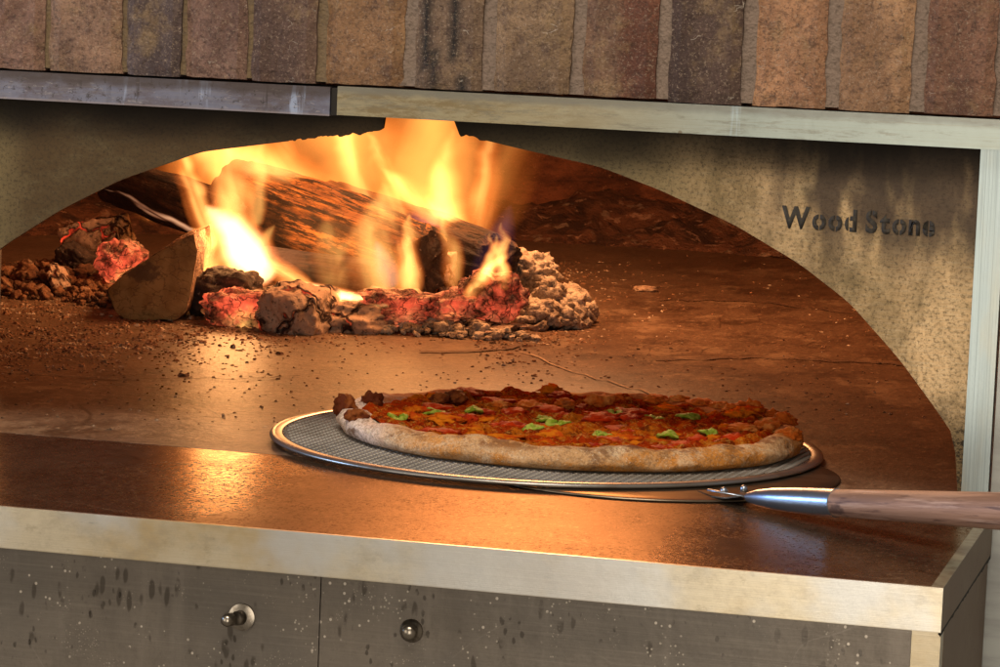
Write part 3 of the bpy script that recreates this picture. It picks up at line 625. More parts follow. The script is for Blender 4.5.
PC = Vector((0.015, 0.138, SZ+0.0010)); RX, RY = 0.168, 0.152
pizza = empty('pizza', PC, 'baked pizza with thick pale crust, red toppings and green pepper slices', 'pizza')
def prad(a): return 1 + 0.012*nz((math.cos(a), math.sin(a), 0), 2.2, 5) + 0.008*nz((math.cos(a), math.sin(a), 0), 6, 6)
def ptop(a, r):      # height of the topping
    p = Vector((math.cos(a)*r*RX, math.sin(a)*r*RY, 0))
    return 0.0125 + 0.0040*fbm(p, 38, 2) + 0.0032*fbm(p, 100, 3) + 0.004*min(max((r-0.72)/0.2, 0), 1)
bm = bmesh.new(); na = 520
cp = [(0.93, 0.0), (0.965, 0.0004), (0.99, 0.0025), (1.003, 0.006), (1.006, 0.0095), (0.998, 0.0135), (0.983, 0.0168), (0.962, 0.0190), (0.935, 0.0198), (0.905, 0.0190), (0.88, 0.0168), (0.855, 0.0135), (0.83, 0.010)]
rg = []
for (r, z) in cp:
    ring = []
    for k in range(na):
        a = 2*math.pi*k/na; d = Vector((math.cos(a), math.sin(a), z*25))
        hgt = 1 + 0.24*nz(d, 2.6, 11) + 0.17*nz(d, 6, 12) + 0.09*nz(d, 13, 18)
        rr = r*prad(a) + (0.013*nz(d, 5, 13)+0.010*nz(d, 12, 14)+0.005*nz(d, 34, 15))*(0.3 + min(z/0.01, 1))
        ring.append(bm.verts.new(PC+Vector((math.cos(a)*rr*RX, math.sin(a)*rr*RY, z*hgt*0.86))))
    rg.append(ring)
for a, b in zip(rg, rg[1:]):
    for k in range(na): bm.faces.new((a[k], a[(k+1) % na], b[(k+1) % na], b[k]))
bm.faces.new(rg[0][::-1])
obj('crust', bm, M_crust, pizza, smooth=True)
bm = bmesh.new(); nr = 110; rg = []
for i in range(1, nr+1):
    r = 0.90*i/nr; ring = []
    for k in range(na//1):
        a = 2*math.pi*k/na; rr = r*prad(a)
        if i > nr*0.8: rr *= 1 + 0.045*nz((math.cos(a), math.sin(a), 0), 9, 21)*(i/nr)
        z = ptop(a, r)
        if r > 0.87: z -= (r-0.87)*0.12
        ring.append(bm.verts.new(PC+Vector((math.cos(a)*rr*RX, math.sin(a)*rr*RY, z))))
    rg.append(ring)
c0 = bm.verts.new(PC+Vector((0, 0, 0.0125)))
for k in range(na): bm.faces.new((c0, rg[0][k], rg[0][(k+1) % na]))
for a, b in zip(rg, rg[1:]):
    for k in range(na): bm.faces.new((a[k], a[(k+1) % na], b[(k+1) % na], b[k]))
obj('topping', bm, M_topping, pizza, smooth=True)

def lump_bm(c, size, seed, amp=0.25, sc=1.5, sub=4, rot=0.0, angular=0.0, tilt=0.0):
    bm = bmesh.new(); bmesh.ops.create_icosphere(bm, subdivisions=sub, radius=1)
    R_ = Matrix.Rotation(rot, 3, 'Z') @ Matrix.Rotation(tilt, 3, 'Y')
    for v in bm.verts:
        d = v.co.normalized()
        if angular:
            m_ = max(abs(d.x), abs(d.y), abs(d.z)); d = d.lerp(d/m_, angular)
        r = 1 + amp*fbm(d, sc, seed, 5) + amp*0.35*nz(d, sc*4, seed+3)
        v.co = Vector(c) + R_ @ Vector((d.x*r*size[0], d.y*r*size[1], d.z*r*size[2]))
    return bm
def ptz(p):
    dx, dy = (p.x-PC.x)/RX, (p.y-PC.y)/RY; r = math.hypot(dx, dy); return PC.z+ptop(math.atan2(dy, dx), min(r, 0.9))
# green pepper slices where the photo shows them: flattened rings with a folded rim
for i, (u, v) in enumerate([(398, 420), (474, 412), (546, 417), (558, 425), (536, 428), (615, 413), (628, 410), (602, 432), (655, 417), (668, 435), (708, 434), (432, 410), (688, 417)]):
    p = on(u, v, PC.z+0.0135); p.z = ptz(p)+0.0004
    bm = bmesh.new(); n1, n2 = 22, 8; R0 = 0.0052*random.uniform(0.85, 1.25); el = random.uniform(0.6, 0.9); ro = random.uniform(0, 3)
    g = []
    for a in range(n1):
        A = 2*math.pi*a/n1; row = []
        for b in range(n2):
            B = 2*math.pi*b/n2; rr = R0*(1+0.12*math.sin(3*A+i)) + math.cos(B)*0.0046
            q = Vector((math.cos(A)*rr, math.sin(A)*rr*el, math.sin(B)*0.0015 + 0.0012*math.sin(2*A+i)))
            row.append(bm.verts.new(p + Matrix.Rotation(ro, 3, 'Z') @ q + Vector((0, 0, fbm(q, 260, i)*0.0014))))
        g.append(row)
    for a in range(n1):
        for b in range(n2): bm.faces.new((g[a][b], g[(a+1) % n1][b], g[(a+1) % n1][(b+1) % n2], g[a][(b+1) % n2]))
    obj('pepper_slice', bm, M_pepper, pizza, smooth=True)
rnd = random.Random(3)
def scatter(n, name, m, size, amp, zo, flat):
    k = 0
    while k < n:
        a = rnd.uniform(0, 2*math.pi); r = math.sqrt(rnd.random())*(0.84 if math.sin(a) < 0.15 else (0.90 if name == 'tomato_piece' else 0.96))
        p = Vector((PC.x+math.cos(a)*r*RX, PC.y+math.sin(a)*r*RY, 0)); p.z = ptz(p)+zo+(0.0024 if r > 0.86 else 0)
        s = size*rnd.uniform(0.6, 1.35)
        obj(name, lump_bm(p, (s, s*rnd.uniform(0.6, 1), flat*rnd.uniform(0.7, 1.4)), k+rnd.random()*50, amp, 2.2, 3, rnd.uniform(0, 3)), m, pizza, smooth=True)
        k += 1
scatter(44, 'tomato_piece', M_meat, 0.0125, 0.55, -0.0008, 0.0032)
scatter(36, 'cheese_blob', M_cheese, 0.0105, 0.6, -0.0008, 0.0030)
for (u, v, s, hz) in [(345, 402, 0.0085, 0.010), (372, 398, 0.008, 0.008), (357, 412, 0.008, 0.006), (455, 393, 0.008, 0.006), (440, 394, 0.007, 0.005)]:
    p = on(u, v+5, PC.z+0.016)
    obj('burnt_blister', lump_bm(p, (s, s, hz), u, 0.35, 1.8, 4), M_brown, pizza, smooth=True)
for (u, v, s, hz) in [(752, 408, 0.011, 0.008), (735, 408, 0.009, 0.006), (784, 419, 0.009, 0.007), (768, 424, 0.010, 0.005), (700, 401, 0.010, 0.004), (655, 397, 0.010, 0.004), (600, 398, 0.011, 0.005), (620, 396, 0.008, 0.004), (530, 403, 0.010, 0.004), (790, 432, 0.008, 0.005), (745, 425, 0.011, 0.003), (565, 401, 0.008, 0.004), (680, 398, 0.008, 0.004), (720, 404, 0.008, 0.004), (500, 402, 0.007, 0.003), (772, 413, 0.006, 0.005)]:
    p = on(u, v+3, PC.z+0.0155)
    obj('crust_blister', lump_bm(p, (s, s*0.9, hz), u, 0.40, 2.2, 4), M_bubble, pizza, smooth=True)

peel = empty('pizza_peel', (0.09, 0.06, 0), 'round steel pizza peel with tapered ferrule and wooden handle, under the screen', 'pizza peel')
bm = bmesh.new(); BC = Vector((0.090, 0.062, 0)); nn = 120
prof = [(0.0, 0.0022), (0.122, 0.0022), (0.1320, 0.0019), (0.1337, 0.0012), (0.1330, 0.0003), (0.0, 0.0003)]
top = [[bm.verts.new((BC.x+math.cos(2*math.pi*k/nn)*r, BC.y+math.sin(2*math.pi*k/nn)*r, z)) for k in range(nn)] for r, z in prof[1:-1]]
for a, b in zip(top, top[1:]):
    for k in range(nn): bm.faces.new((a[k], a[(k+1) % nn], b[(k+1) % nn], b[k]))
bm.faces.new(top[0]); bm.faces.new(top[-1][::-1])
obj('blade', bm, M_blade, peel, smooth=True)
P0 = on(748, 497, 0.0072); P1 = on(837, 503, 0.0157); P2 = on(1000, 511, 0.0318)
hd = (P2-P1).normalized(); P3 = P1 + hd*0.42
fd = (P1-P0)
bm = bmesh.new(); tube(bm, [P0-fd*0.01, P0, P0+fd*0.12, P0+fd*0.3, P0+fd*0.55, P0+fd*0.8, P1-fd*0.01, P1, P1+hd*0.0004], [0.0012, 0.0030, 0.0054, 0.0072, 0.0083, 0.0089, 0.0092, 0.0093, 0.0086], 40)
fo = obj('ferrule', bm, M_ferrule, peel, smooth=True); fo.data.set_sharp_from_angle(angle=0.6)
bm = bmesh.new()
tube(bm, [(0.42*k/30, 0, 0) for k in range(31)], [0.0088+0.0036*min(1, (k/30)*2.2) for k in range(31)], 36)
bmesh.ops.recalc_face_normals(bm, faces=bm.faces[:]); me = bpy.data.meshes.new('handle'); bm.to_mesh(me); bm.free(); me.materials.append(M_handle)
for p in me.polygons: p.use_smooth = True
me.set_sharp_from_angle(angle=0.9)
o = bpy.data.objects.new('handle', me); COL.objects.link(o); o.parent = peel; o.location = P1+hd*0.0003-Vector(peel.location)
o.rotation_mode = 'QUATERNION'; o.rotation_quaternion = hd.to_track_quat('X', 'Z')
bm = bmesh.new(); nb = P0+fd*0.05     # flat tang from blade to ferrule
bd = Vector((BC.x, BC.y, 0))-Vector((P0.x, P0.y, 0)); bdn = bd.normalized(); sd = Vector((-bdn.y, bdn.x, 0))
st = [(nb, 0.0030, 0.0), (P0+bdn*0.004, 0.0036, 0), (P0+bdn*0.018-Vector((0, 0, 0.0036)), 0.0085, 0), (Vector((P0.x, P0.y, 0.0026))+bdn*0.032, 0.0105, 0), (Vector((P0.x, P0.y, 0.0022))+bdn*0.055, 0.0095, 0)]
prev = None
for (p, w, _) in st:
    r = [bm.verts.new(p+sd*s*w+Vector((0, 0, h))) for s, h in ((-1, -0.0004), (1, -0.0004), (1, 0.0005), (-1, 0.0005))]
    if prev:
        for k in range(4): bm.faces.new((prev[k], prev[(k+1) % 4], r[(k+1) % 4], r[k]))
    else: bm.faces.new(r)
    prev = r
bm.faces.new(prev[::-1]); obj('tang', bm, M_blade, peel)
for (u, v) in ((724, 489.5), (744, 487.5)):
    c = on(u, v, 0.0042)
    bm = bmesh.new(); tube(bm, [c-Vector((0, 0, 0.003)), c+Vector((0, 0, 0.0002)), c+Vector((0, 0, 0.0012)), c+Vector((0, 0, 0.0016))], [0.0026, 0.0025, 0.0016, 0.0004], 16)
    obj('rivet', bm, M_ferrule, peel, smooth=True)
q0 = on(708, 490, 0.0085); bm = bmesh.new(); tube(bm, [q0, q0.lerp(P0, 0.35), P0], [0.0016, 0.0013, 0.0012], 10, squash=0.6); obj('bent_strap', bm, M_ferrule, peel, smooth=True)

# ------------------------------------------------------------------ firewood, embers and ash
def log_thing(A, B, r0, r1, m, label, seed, name='firewood_log', sq=1.0, caps=None, flat=0.0, group='logs in the fire'):
    A, B = Vector(A), Vector(B); d = B-A; Ln = d.length; q = frame_of(d)
    bm = bmesh.new(); n1, n2 = 70, 60; rings = []
    for i in range(n1+1):
        t = i/n1; ring = []
        for k in range(n2):
            a = 2*math.pi*k/n2; r = r0+(r1-r0)*t
            e = min(t, 1-t)*n1
            c = Vector((math.cos(a), math.sin(a), 0))
            rr = r*(1+0.16*nz(Vector((c.x, c.y, t*Ln*6)), 1.6, seed)+0.07*nz(Vector((c.x*3, c.y*3, t*Ln*8)), 2, seed+1)+0.035*nz(Vector((c.x*9, c.y*9, t*Ln*14)), 2, seed+2))
            if flat: rr *= 1 - flat*max(0, math.cos(a*1.5+seed))**2
            if e < 2: rr *= (0.86, 0.95)[int(e)] if e < 2 else 1
            p = Vector((c.x*rr, c.y*rr*sq, t*Ln + (0.012*fbm(c, 2.5, seed+4) if e < 1 else 0)))
            ring.append(bm.verts.new(p))
        rings.append(ring)
    for a, b in zip(rings, rings[1:]):
        for k in range(n2): bm.faces.new((a[k], a[(k+1) % n2], b[(k+1) % n2], b[k]))
    bmesh.ops.recalc_face_normals(bm, faces=bm.faces[:])
    me = bpy.data.meshes.new(name); bm.to_mesh(me); bm.free()
    for p in me.polygons: p.use_smooth = True
    root = empty(name, A, label, 'log', group); 
    root.rotation_mode = 'QUATERNION'; root.rotation_quaternion = q
    o = bpy.data.objects.new('bark', me); COL.objects.link(o); o.parent = root; me.materials.append(m)
    for ring, z0, s in ((0, 0.0, -1), (1, Ln, 1)):
        bm = bmesh.new(); src = [v.co.copy() for v in me.vertices][(0 if ring == 0 else n1*n2):(n2 if ring == 0 else (n1+1)*n2)]
        prev = [bm.verts.new(c) for c in src]; cen = Vector((0, 0, z0+s*0.002)); 
        for f in (0.8, 0.6, 0.4, 0.2):
            cur = [bm.verts.new(cen.lerp(c, f)+Vector((0, 0, 0.006*nz(c*f, 60, seed+8)))) for c in src]
            for k in range(n2): bm.faces.new((prev[k], prev[(k+1) % n2], cur[(k+1) % n2], cur[k]))
            prev = cur
        bm.faces.new(prev); bmesh.ops.recalc_face_normals(bm, faces=bm.faces[:])
        m2 = bpy.data.meshes.new('log_end'); bm.to_mesh(m2); bm.free(); m2.materials.append(caps or M_char)
        for p in m2.polygons: p.use_smooth = True
        e = bpy.data.objects.new('log_end', m2); COL.objects.link(e); e.parent = root
    return root
log_thing(at(236, 198, 1.06), at(425, 264, 0.86), 0.045, 0.038, M_log, 'largest burning log, orange and charred, slanting across the fire', 3, flat=0.1)
log_thing(at(330, 212, 1.16), at(497, 266, 0.93), 0.034, 0.031, M_dark_log, 'blackened log behind the largest one, its round end at right', 8)
log_thing(at(112, 178, 1.10), at(232, 222, 0.96), 0.026, 0.028, M_dark_log, 'dark log at the left of the flames, behind the split log', 12)
log_thing(at(262, 262, 0.90), at(385, 282, 0.84), 0.017, 0.020, M_dark_log, 'thin charred stick beneath the largest burning log', 17)

# split log with pale triangular end facing the oven mouth
E_ = [(108, 291), (118, 279), (150, 258), (178, 240), (194, 234), (197, 250), (193, 280), (186, 312), (176, 320), (160, 319), (146, 321), (130, 322), (116, 312)]
fl = [at(u, v, 0.735) for u, v in E_]; cen = sum(fl, Vector())/len(fl)
sl = empty('split_log', (cen.x, cen.y, 0), 'split log left of the flames with triangular pale end facing out', 'log')
back = Vector((-0.070, 0.26, -0.010))
def dense(pts, n_=5):
    out = []
    for a, b in zip(pts, pts[1:]+pts[:1]):
        for k in range(n_): out.append(a.lerp(b, k/n_))
    return out
dp = dense(fl); bm = bmesh.new(); prev = None
for i in range(24):
    t = i/23; r = [bm.verts.new(p+back*t+Vector((fbm(p*1+back*t, 30, 5)*0.004, 0, fbm(p+back*t, 34, 6)*0.004 if i else 0))) for p in dp]
    if prev:
        for k in range(len(dp)): bm.faces.new((prev[k], prev[(k+1) % len(dp)], r[(k+1) % len(dp)], r[k]))
    prev = r
bm.faces.new(prev); obj('bark', bm, M_bark, sl, smooth=True)
bm = bmesh.new(); prev = [bm.verts.new(p+Vector((0, -0.0005, 0))) for p in dp]
for f in (0.9, 0.7, 0.5, 0.3, 0.15):
    cur = [bm.verts.new(cen.lerp(p, f)+Vector((0, -0.002-0.004*fbm(p*f, 40, 7), 0))) for p in dp]
    for k in range(len(dp)): bm.faces.new((prev[k], prev[(k+1) % len(dp)], cur[(k+1) % len(dp)], cur[k]))
    prev = cur
bm.faces.new(prev); obj('cut_end', bm, M_cutwood, sl, smooth=True)

def lump(name, u, v, y, size, seed, m, label, cat, group=None, amp=0.3, sc=1.4, ang=0.0, rot=0.0, tilt=0.0, sub=5, label_ok=True):
    c = at(u, v, y)
    bm = lump_bm(c, size, seed, amp, sc, sub, rot, ang, tilt)
    return tag(obj(name, bm, m, None, True, origin=(c.x, c.y, max(0, c.z-size[2]))), label, cat, group)
lump('ash_chunk', 298, 313, 0.74, (0.034, 0.04, 0.028), 2, M_crackash, 'large cracked grey chunk at the front centre of the fire', 'charred wood', amp=0.22, ang=0.35)
lump('ash_chunk', 352, 318, 0.79, (0.046, 0.05, 0.021), 5, M_crackash, 'long cracked grey chunk right of the largest grey chunk', 'charred wood', amp=0.25, ang=0.3, rot=0.2)
lump('ember', 240, 312, 0.76, (0.034, 0.035, 0.022), 7, M_ember_hot, 'brightest glowing coal, between the split log and cracked chunk', 'ember', amp=0.35, ang=0.2)
lump('charred_chunk', 222, 293, 0.80, (0.034, 0.03, 0.023), 9, M_char, 'black charred chunk beneath the white hot flame', 'charred wood', amp=0.25, ang=0.4)
lump('ember', 122, 262, 0.93, (0.026, 0.03, 0.023), 11, M_ember_hot, 'glowing coal behind the split log at far left', 'ember', amp=0.3)
lump('ember', 402, 306, 0.80, (0.042, 0.04, 0.016), 13, M_ember, 'wide red coal in front of the largest log end', 'ember', amp=0.4, ang=0.2)
lump('ember', 448, 308, 0.82, (0.036, 0.04, 0.014), 15, M_ember, 'low red coal in front of the small grey block', 'ember', amp=0.4, ang=0.2)
lump('ember', 486, 301, 0.84, (0.036, 0.03, 0.027), 19, M_ember, 'red coal beneath the black round log end', 'ember', amp=0.35, ang=0.3)
lump('ember', 412, 272, 0.90, (0.020, 0.02, 0.030), 21, M_ember, 'upright red coal touching the largest log end', 'ember', amp=0.3, ang=0.3, tilt=0.6)
lump('charred_block', 438, 272, 0.92, (0.017, 0.02, 0.021), 23, M_crackash, 'small upright grey block between the two thick logs', 'charred wood', amp=0.12, ang=0.8)
lump('ash_mound', 526, 272, 0.99, (0.030, 0.03, 0.020), 31, M_ashy, 'single rounded ash lump behind the pale right heap', 'ash', amp=0.4, sc=2.4)
lump('charred_chunk', 470, 328, 0.82, (0.05, 0.04, 0.010), 33, M_crackash, 'low flat grey chunk before the red coals', 'charred wood', amp=0.5, sc=2.2)
lump('charred_block', 100, 245, 1.06, (0.034, 0.03, 0.028), 35, M_crackash, 'grey brown block behind the far left coal', 'charred wood', amp=0.15, ang=0.7, tilt=-0.3)
lump('charred_block', 75, 262, 0.98, (0.018, 0.02, 0.016), 37, M_char, 'small dark block left of the far left coal', 'charred wood', amp=0.15, ang=0.7, tilt=0.4)
lump('ash_chunk', 62, 284, 0.90, (0.008, 0.02, 0.022), 43, M_crackash, 'slim curved grey sliver leaning left of the split log', 'charred wood', amp=0.2, ang=0.2, tilt=-0.5)
lump('ash_flake', 588, 402-60, 0.88, (0.011, 0.010, 0.004), 45, M_ashy, 'small pale ash flake just right of the pale ash heap', 'ash', amp=0.3, sub=3)
def heap(name, u, v, L_, D_, H_, n_, r0, r1, seed, m, label):
    rr = random.Random(seed); base = on(u, v); bm = bmesh.new()
    for k in range(n_):
        a = rr.uniform(0, 2*math.pi); q = math.sqrt(rr.random()); x, y = math.cos(a)*q, math.sin(a)*q
        h = H_*(1-q*q)**0.7*rr.uniform(0.35, 1.0)*(0.75+0.5*noise.noise(Vector((x*1.7, y*1.7, seed)))); rad = rr.uniform(r0, r1)*(1.25-0.6*q)
        b2 = lump_bm(base+Vector((x*L_, D_+y*D_, h*0.85+rad*0.4)), (rad*rr.uniform(0.8, 1.4), rad, rad*rr.uniform(0.45, 0.9)), seed+k*0.37, 0.42, 2.0, 3, rr.uniform(0, 3), rr.uniform(0.2, 0.9), rr.uniform(-0.8, 0.8))
        t_ = bpy.data.meshes.new('t'); b2.to_mesh(t_); b2.free(); bm.from_mesh(t_); bpy.data.meshes.remove(t_)
    tag(obj(name, bm, m, None, True, origin=(base.x, base.y+D_, 0)), label, 'ash')
heap('ash_heap', 536, 331, 0.035, 0.075, 0.050, 170, 0.004, 0.0115, 2, M_ashy, 'crumbly pale grey ash heap at the right end of the fire')
heap('ash_heap', 92, 307, 0.062, 0.10, 0.020, 260, 0.002, 0.007, 3, M_rust, 'low heap of brown ash just left of the split log')
heap('ash_heap', 10, 300, 0.085, 0.16, 0.036, 420, 0.002, 0.009, 4, M_rust, 'rust coloured ash heap at the left edge of the hearth')
heap('ash_heap', 400, 336, 0.125, 0.035, 0.013, 240, 0.002, 0.007, 5, M_ashy, 'long low ash drift in front of the red coals')
c = on(645, 291); 
tag(obj('ash_flake', lump_bm(c+Vector((0, 0, 0.002)), (0.014, 0.012, 0.004), 47, 0.3, 2, 3), M_cracklite, None, True, origin=c), 'pale flake lying alone on the bare hearth', 'ash')

# loose crumbs nobody could count
rnd = random.Random(5); vs, fs = [], []
def crumb(p, s):
    base = len(vs); h = s*rnd.uniform(0.25, 0.8); n_ = rnd.choice((4, 5, 6)); ph = rnd.uniform(0, 6)
    rr = [s*rnd.uniform(0.6, 1.3) for _ in range(n_)]
    for k in range(n_):
        a = ph+2*math.pi*k/n_; vs.append((p.x+math.cos(a)*rr[k], p.y+math.sin(a)*rr[k], 0.0002))
    for k in range(n_):
        a = ph+2*math.pi*k/n_+0.3; vs.append((p.x+math.cos(a)*rr[k]*0.6, p.y+math.sin(a)*rr[k]*0.6, h*rnd.uniform(0.6, 1.2)))
    for k in range(n_): fs.append((base+k, base+(k+1) % n_, base+n_+(k+1) % n_, base+n_+k))
    fs.append(tuple(base+n_+k for k in range(n_)))
for _ in range(36000):
    u = rnd.uniform(-60, 700); v = rnd.uniform(262, 385)
    edge = 300 + 55*min(1, max(0, (560-u)/500)) + 10*noise.noise(Vector((u*0.02, 0, 3)))
    if u > 470: edge = 342
    dens = 1.0 if v < edge else math.exp(-(v-edge)/11)
    if noise.noise(Vector((u*0.025, v*0.07, 1))) < -0.15: dens *= 0.35
    if u > 560: dens *= math.exp(-(u-560)/22)
    if rnd.random() > dens: continue
    crumb(on(u, v), rnd.uniform(0.0006, 0.0019)*(2.2 if rnd.random() < 0.06 else 1))
for _ in range(900):
    crumb(on(rnd.uniform(480, 1000), rnd.uniform(255, 420)), rnd.uniform(0.0006, 0.0022))
for _ in range(300):
    crumb(on(rnd.uniform(0, 480), rnd.uniform(370, 430)), rnd.uniform(0.0006, 0.0018))
me = bpy.data.meshes.new('ash_crumbs'); me.from_pydata(vs, [], fs)
tag(link('ash_crumbs', me, M_debris), 'fine brown and grey ash crumbs strewn before and around the fire', 'ash', kind='stuff')
# bank of swept ash along the back wall
bm = bmesh.new(); n1, n2 = 220, 16; g = []
for i in range(n1+1):
    a = math.radians(25 + 150*i/n1); row = []
    for k in range(n2+1):
        t = k/n2; r = OR*(1.0-0.24*t)
        p = OC+Vector((math.cos(a)*r, math.sin(a)*r, 0)); h = math.sin(math.pi*min(1, t*1.0))**1.2*0.034 if t > 0.5 else 0.034
        p.z = max(0.0, h*(1+0.7*fbm(p, 9, 2)) + 0.010*fbm(p, 40, 3)) if k < n2 else -0.004
        row.append(bm.verts.new(p))
    g.append(row)
for i in range(n1):
    for k in range(n2): bm.faces.new((g[i][k], g[i+1][k], g[i+1][k+1], g[i][k+1]))
M_bank = mat('swept_ash', (0.20, 0.09, 0.05), [dict(s=25, det=8, lo=0.42, hi=0.6, c=(0.06, 0.028, 0.018), f=0.9),
    dict(s=60, det=6, lo=0.58, hi=0.66, c=(0.46, 0.28, 0.19), f=0.9, o=(2, 2, 2)), dict(s=30, det=5, lo=0.60, hi=0.66, c=(0.40, 0.30, 0.22), f=0.7, o=(8, 2, 1))], rough=0.95, bumps=[NB(50, 0.9, 0.012, det=8)])
tag(obj('ash_bank', bm, M_bank, None, True), 'dark bank of swept ash along the back wall of the oven', 'ash', kind='stuff')

# ------------------------------------------------------------------ flames: thin glowing gas
fire = empty('fire', at(330, 300, 0.9), 'bright orange and yellow flames rising over the logs in the oven', 'fire')
def flame_mat(H, W_, D_, bend, wig, strength, c_edge, c_core, seed, soft, streak):
    m = bpy.data.materials.new('flame'); m.use_nodes = True; nt = m.node_tree; N = nt.nodes; L = nt.links; N.clear()
    out = N.new('ShaderNodeOutputMaterial'); em = N.new('ShaderNodeEmission'); L.new(em.outputs[0], out.inputs['Volume'])
    tc = N.new('ShaderNodeTexCoord'); sp = N.new('ShaderNodeSeparateXYZ'); L.new(tc.outputs['Object'], sp.inputs[0])
    def mth(op, a, b=None, clamp=False):
        n_ = N.new('ShaderNodeMath'); n_.operation = op; n_.use_clamp = clamp
        for i, q in enumerate((a, b)):
            if q is None: continue
            if isinstance(q, (int, float)): n_.inputs[i].default_value = q
            else: L.new(q, n_.inputs[i])
        return n_.outputs[0]
    def noi(sc3, det, off):
        mp = N.new('ShaderNodeMapping'); mp.inputs['Scale'].default_value = sc3; mp.inputs['Location'].default_value = off
        L.new(tc.outputs['Object'], mp.inputs[0]); n_ = N.new('ShaderNodeTexNoise'); n_.inputs['Scale'].default_value = 1
        n_.inputs['Detail'].default_value = det; n_.inputs['Distortion'].default_value = 0.6; L.new(mp.outputs[0], n_.inputs[0]); return n_.outputs[0]
    X, Y, Z = sp.outputs
    t = mth('DIVIDE', Z, H, True)
    cx = mth('ADD', mth('MULTIPLY', mth('MULTIPLY', t, t), bend), mth('MULTIPLY', mth('SUBTRACT', noi((6, 6, 22), 2, (seed*3.1, 0, 1)), 0.5), mth('MULTIPLY', t, wig)))
    p = mth('ADD', mth('MULTIPLY', mth('POWER', t, 0.45), mth('MULTIPLY', mth('POWER', mth('SUBTRACT', 1.0, t), 0.75), 1.5)), 0.02)
    dx = mth('DIVIDE', mth('SUBTRACT', X, cx), mth('MULTIPLY', p, W_)); dy = mth('DIVIDE', Y, mth('MULTIPLY', p, D_))
    r = mth('SQRT', mth('ADD', mth('MULTIPLY', dx, dx), mth('MULTIPLY', dy, dy)))
    e = mth('SUBTRACT', 1.0, r, True); dens = mth('POWER', e, soft)
    st = N.new('ShaderNodeMapRange'); L.new(noi((0.9/W_, 0.9/D_, 1.3/H), 4, (seed*1.7, seed, 3)), st.inputs[0]); st.inputs[1].default_value = 0.40; st.inputs[2].default_value = 0.60
    st.inputs[3].default_value = 1-streak; st.inputs[4].default_value = 1+streak
    dens = mth('MULTIPLY', dens, st.outputs[0])
    fade = N.new('ShaderNodeMapRange'); L.new(t, fade.inputs[0]); fade.inputs[1].default_value = 0; fade.inputs[2].default_value = 0.08
    dens = mth('MULTIPLY', dens, fade.outputs[0])
    mx = N.new('ShaderNodeMix'); mx.data_type = 'RGBA'; L.new(mth('MULTIPLY', dens, 1.3, True), mx.inputs[0]); mx.inputs[6].default_value = (*c_edge, 1); mx.inputs[7].default_value = (*c_core, 1)
    L.new(mx.outputs[2], em.inputs[0]); L.new(mth('MULTIPLY', dens, strength), em.inputs[1])
    return m
OR_E = (1.0, 0.16, 0.015); OR_C = (1.0, 0.47, 0.11)
fcount = 0
def flame(b, t, y, wpx, dpt=0.04, bend=0.0, wig=0.02, s=1.0, ce=OR_E, cc=OR_C, soft=1.1, streak=0.7, y2=None):
    global fcount; fcount += 1
    A = at(*b, y); B = at(*t, y if y2 is None else y2); d = B-A; H = d.length
    pxm = (CAM-A).length/F; Wd = wpx*pxm*0.5
    zq = d.normalized(); xq = Vector((1, 0, 0)); yq = zq.cross(xq).normalized(); xq = yq.cross(zq)
    Rq = Matrix((xq, yq, zq)).transposed()
    # peak optical depth: strength * D ~ s
    m = flame_mat(H, Wd*1.35, dpt*1.2, bend, wig, s/(dpt*1.1), ce, cc, fcount, soft, streak)
    bm = bmesh.new(); rings = []; nr_, na_ = 18, 20
    for i in range(nr_+1):
        tt = i/nr_; p = tt**0.45*(1-tt)**0.75*1.5+0.03; cxx = bend*tt*tt; ex = wig*0.36*tt
        rings.append([bm.verts.new((cxx+math.cos(2*math.pi*k/na_)*(Wd*1.37*p+ex), math.sin(2*math.pi*k/na_)*dpt*1.2*p, tt*H)) for k in range(na_)])
    for a, b_ in zip(rings, rings[1:]):
        for k in range(na_): bm.faces.new((a[k], a[(k+1) % na_], b_[(k+1) % na_], b_[k]))
    bm.faces.new(rings[0][::-1]); bm.faces.new(rings[-1]); bmesh.ops.recalc_face_normals(bm, faces=bm.faces[:])
    me = bpy.data.meshes.new('flame'); bm.to_mesh(me); bm.free(); me.materials.append(m)
    o = bpy.data.objects.new('flame', me); COL.objects.link(o); o.parent = fire
    o.location = A - Vector(fire.location); o.rotation_mode = 'QUATERNION'; o.rotation_quaternion = Rq.to_quaternion()
    return o
# great orange sheet behind and above the logs
ORS = (0.9, 0.17, 0.015); ORD = (0.9, 0.31, 0.055)
flame((330, 262), (300, 0), 1.17, 230, 0.09, 0.0, 0.08, 1.9, ORS, ORD, soft=0.9, streak=0.95)
flame((430, 262), (440, 0), 1.10, 150, 0.07, 0.0, 0.06, 1.4, ORS, ORD, soft=0.9, streak=0.95)
flame((230, 250), (205, 20), 1.12, 150, 0.06, 0.0, 0.05, 1.7, ORS, ORD, soft=0.9, streak=0.9)
flame((486, 245), (545, 60), 1.05, 70, 0.05, 0.0, 0.04, 0.7, ORS, ORD, soft=1.2)
flame((150, 225), (160, 110), 1.20, 60, 0.04, 0.0, 0.03, 0.35, ORS, ORD)
flame((400, 240), (170, 130), 1.08, 96, 0.04, 0.0, 0.05, 2.2, streak=0.9)
flame((345, 218), (200, 122), 1.00, 70, 0.03, 0.0, 0.04, 2.2, streak=0.9)
flame((300, 190), (250, 95), 1.02, 40, 0.03, 0.0, 0.04, 1.3, streak=0.9)
flame((370, 215), (330, 90), 1.04, 40, 0.03, 0.0, 0.04, 1.3, streak=0.9)
flame((410, 235), (365, 130), 1.00, 34, 0.03, 0.0, 0.04, 1.6, streak=0.9)
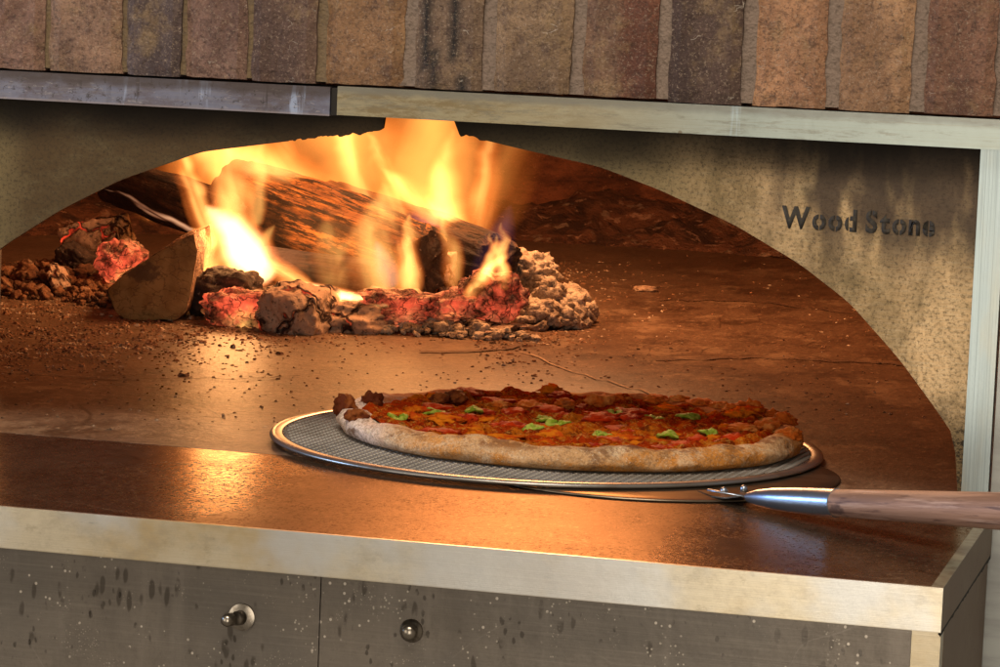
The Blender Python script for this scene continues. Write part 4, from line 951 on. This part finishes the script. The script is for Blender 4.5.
# bright tongues
flame((452, 262), (436, 128), 0.99, 50, 0.035, 0.01, 0.05, 2.6)
flame((478, 246), (496, 120), 0.99, 38, 0.03, 0.0, 0.05, 1.8)
flame((470, 236), (380, 168), 0.99, 44, 0.03, 0.0, 0.02, 2.6)
flame((240, 292), (226, 120), 0.88, 56, 0.03, 0.0, 0.05, 2.9)
flame((256, 230), (262, 130), 0.88, 26, 0.02, 0.0, 0.04, 0.9)
flame((272, 284), (205, 205), 0.84, 66, 0.03, 0.0, 0.02, 4.4, cc=(1.0, 0.68, 0.30))
flame((214, 255), (178, 140), 0.90, 34, 0.02, 0.0, 0.04, 2.5)
flame((316, 290), (190, 228), 0.83, 30, 0.02, 0.0, 0.01, 2.8)
flame((203, 305), (218, 225), 0.84, 40, 0.02, 0.0, 0.02, 2.2)
flame((236, 300), (275, 225), 0.82, 36, 0.02, 0.0, 0.02, 1.6)
# tongues licking over the front of the big log
flame((392, 308), (356, 190), 0.79, 84, 0.015, 0.02, 0.07, 1.25, streak=0.95)
flame((412, 302), (400, 215), 0.80, 38, 0.015, 0.01, 0.03, 1.8, streak=0.95)
flame((350, 298), (325, 205), 0.79, 74, 0.015, 0.0, 0.07, 0.8, streak=0.95)
flame((392, 308), (280, 281), 0.77, 20, 0.015, 0.0, 0.006, 3.8, cc=(1.0, 0.62, 0.22))
flame((468, 306), (486, 232), 0.81, 26, 0.015, 0.012, 0.07, 2.4)
flame((486, 308), (512, 226), 0.82, 20, 0.015, -0.012, 0.07, 2.2)
flame((505, 292), (496, 232), 0.82, 20, 0.015, -0.01, 0.06, 2.2)
flame((455, 292), (446, 215), 0.86, 30, 0.015, 0.0, 0.03, 1.4)
# cool violet gas at the flame roots
VE = (0.30, 0.16, 0.85); VC = (0.55, 0.34, 0.9)
flame((392, 290), (376, 240), 0.78, 30, 0.015, 0.0, 0.01, 0.18, VE, VC)
flame((400, 262), (440, 205), 0.94, 60, 0.02, 0.0, 0.01, 0.25, VE, VC)
flame((480, 300), (512, 205), 0.84, 46, 0.02, 0.0, 0.01, 0.07, VE, VC)
# long thin wisp running left over the split log
PK = (1.0, 0.26, 0.10); PKC = (1.0, 0.50, 0.26)
flame((216, 244), (108, 181), 0.93, 8, 0.008, -0.010, 0.030, 0.6, PK, PKC, streak=0.9)
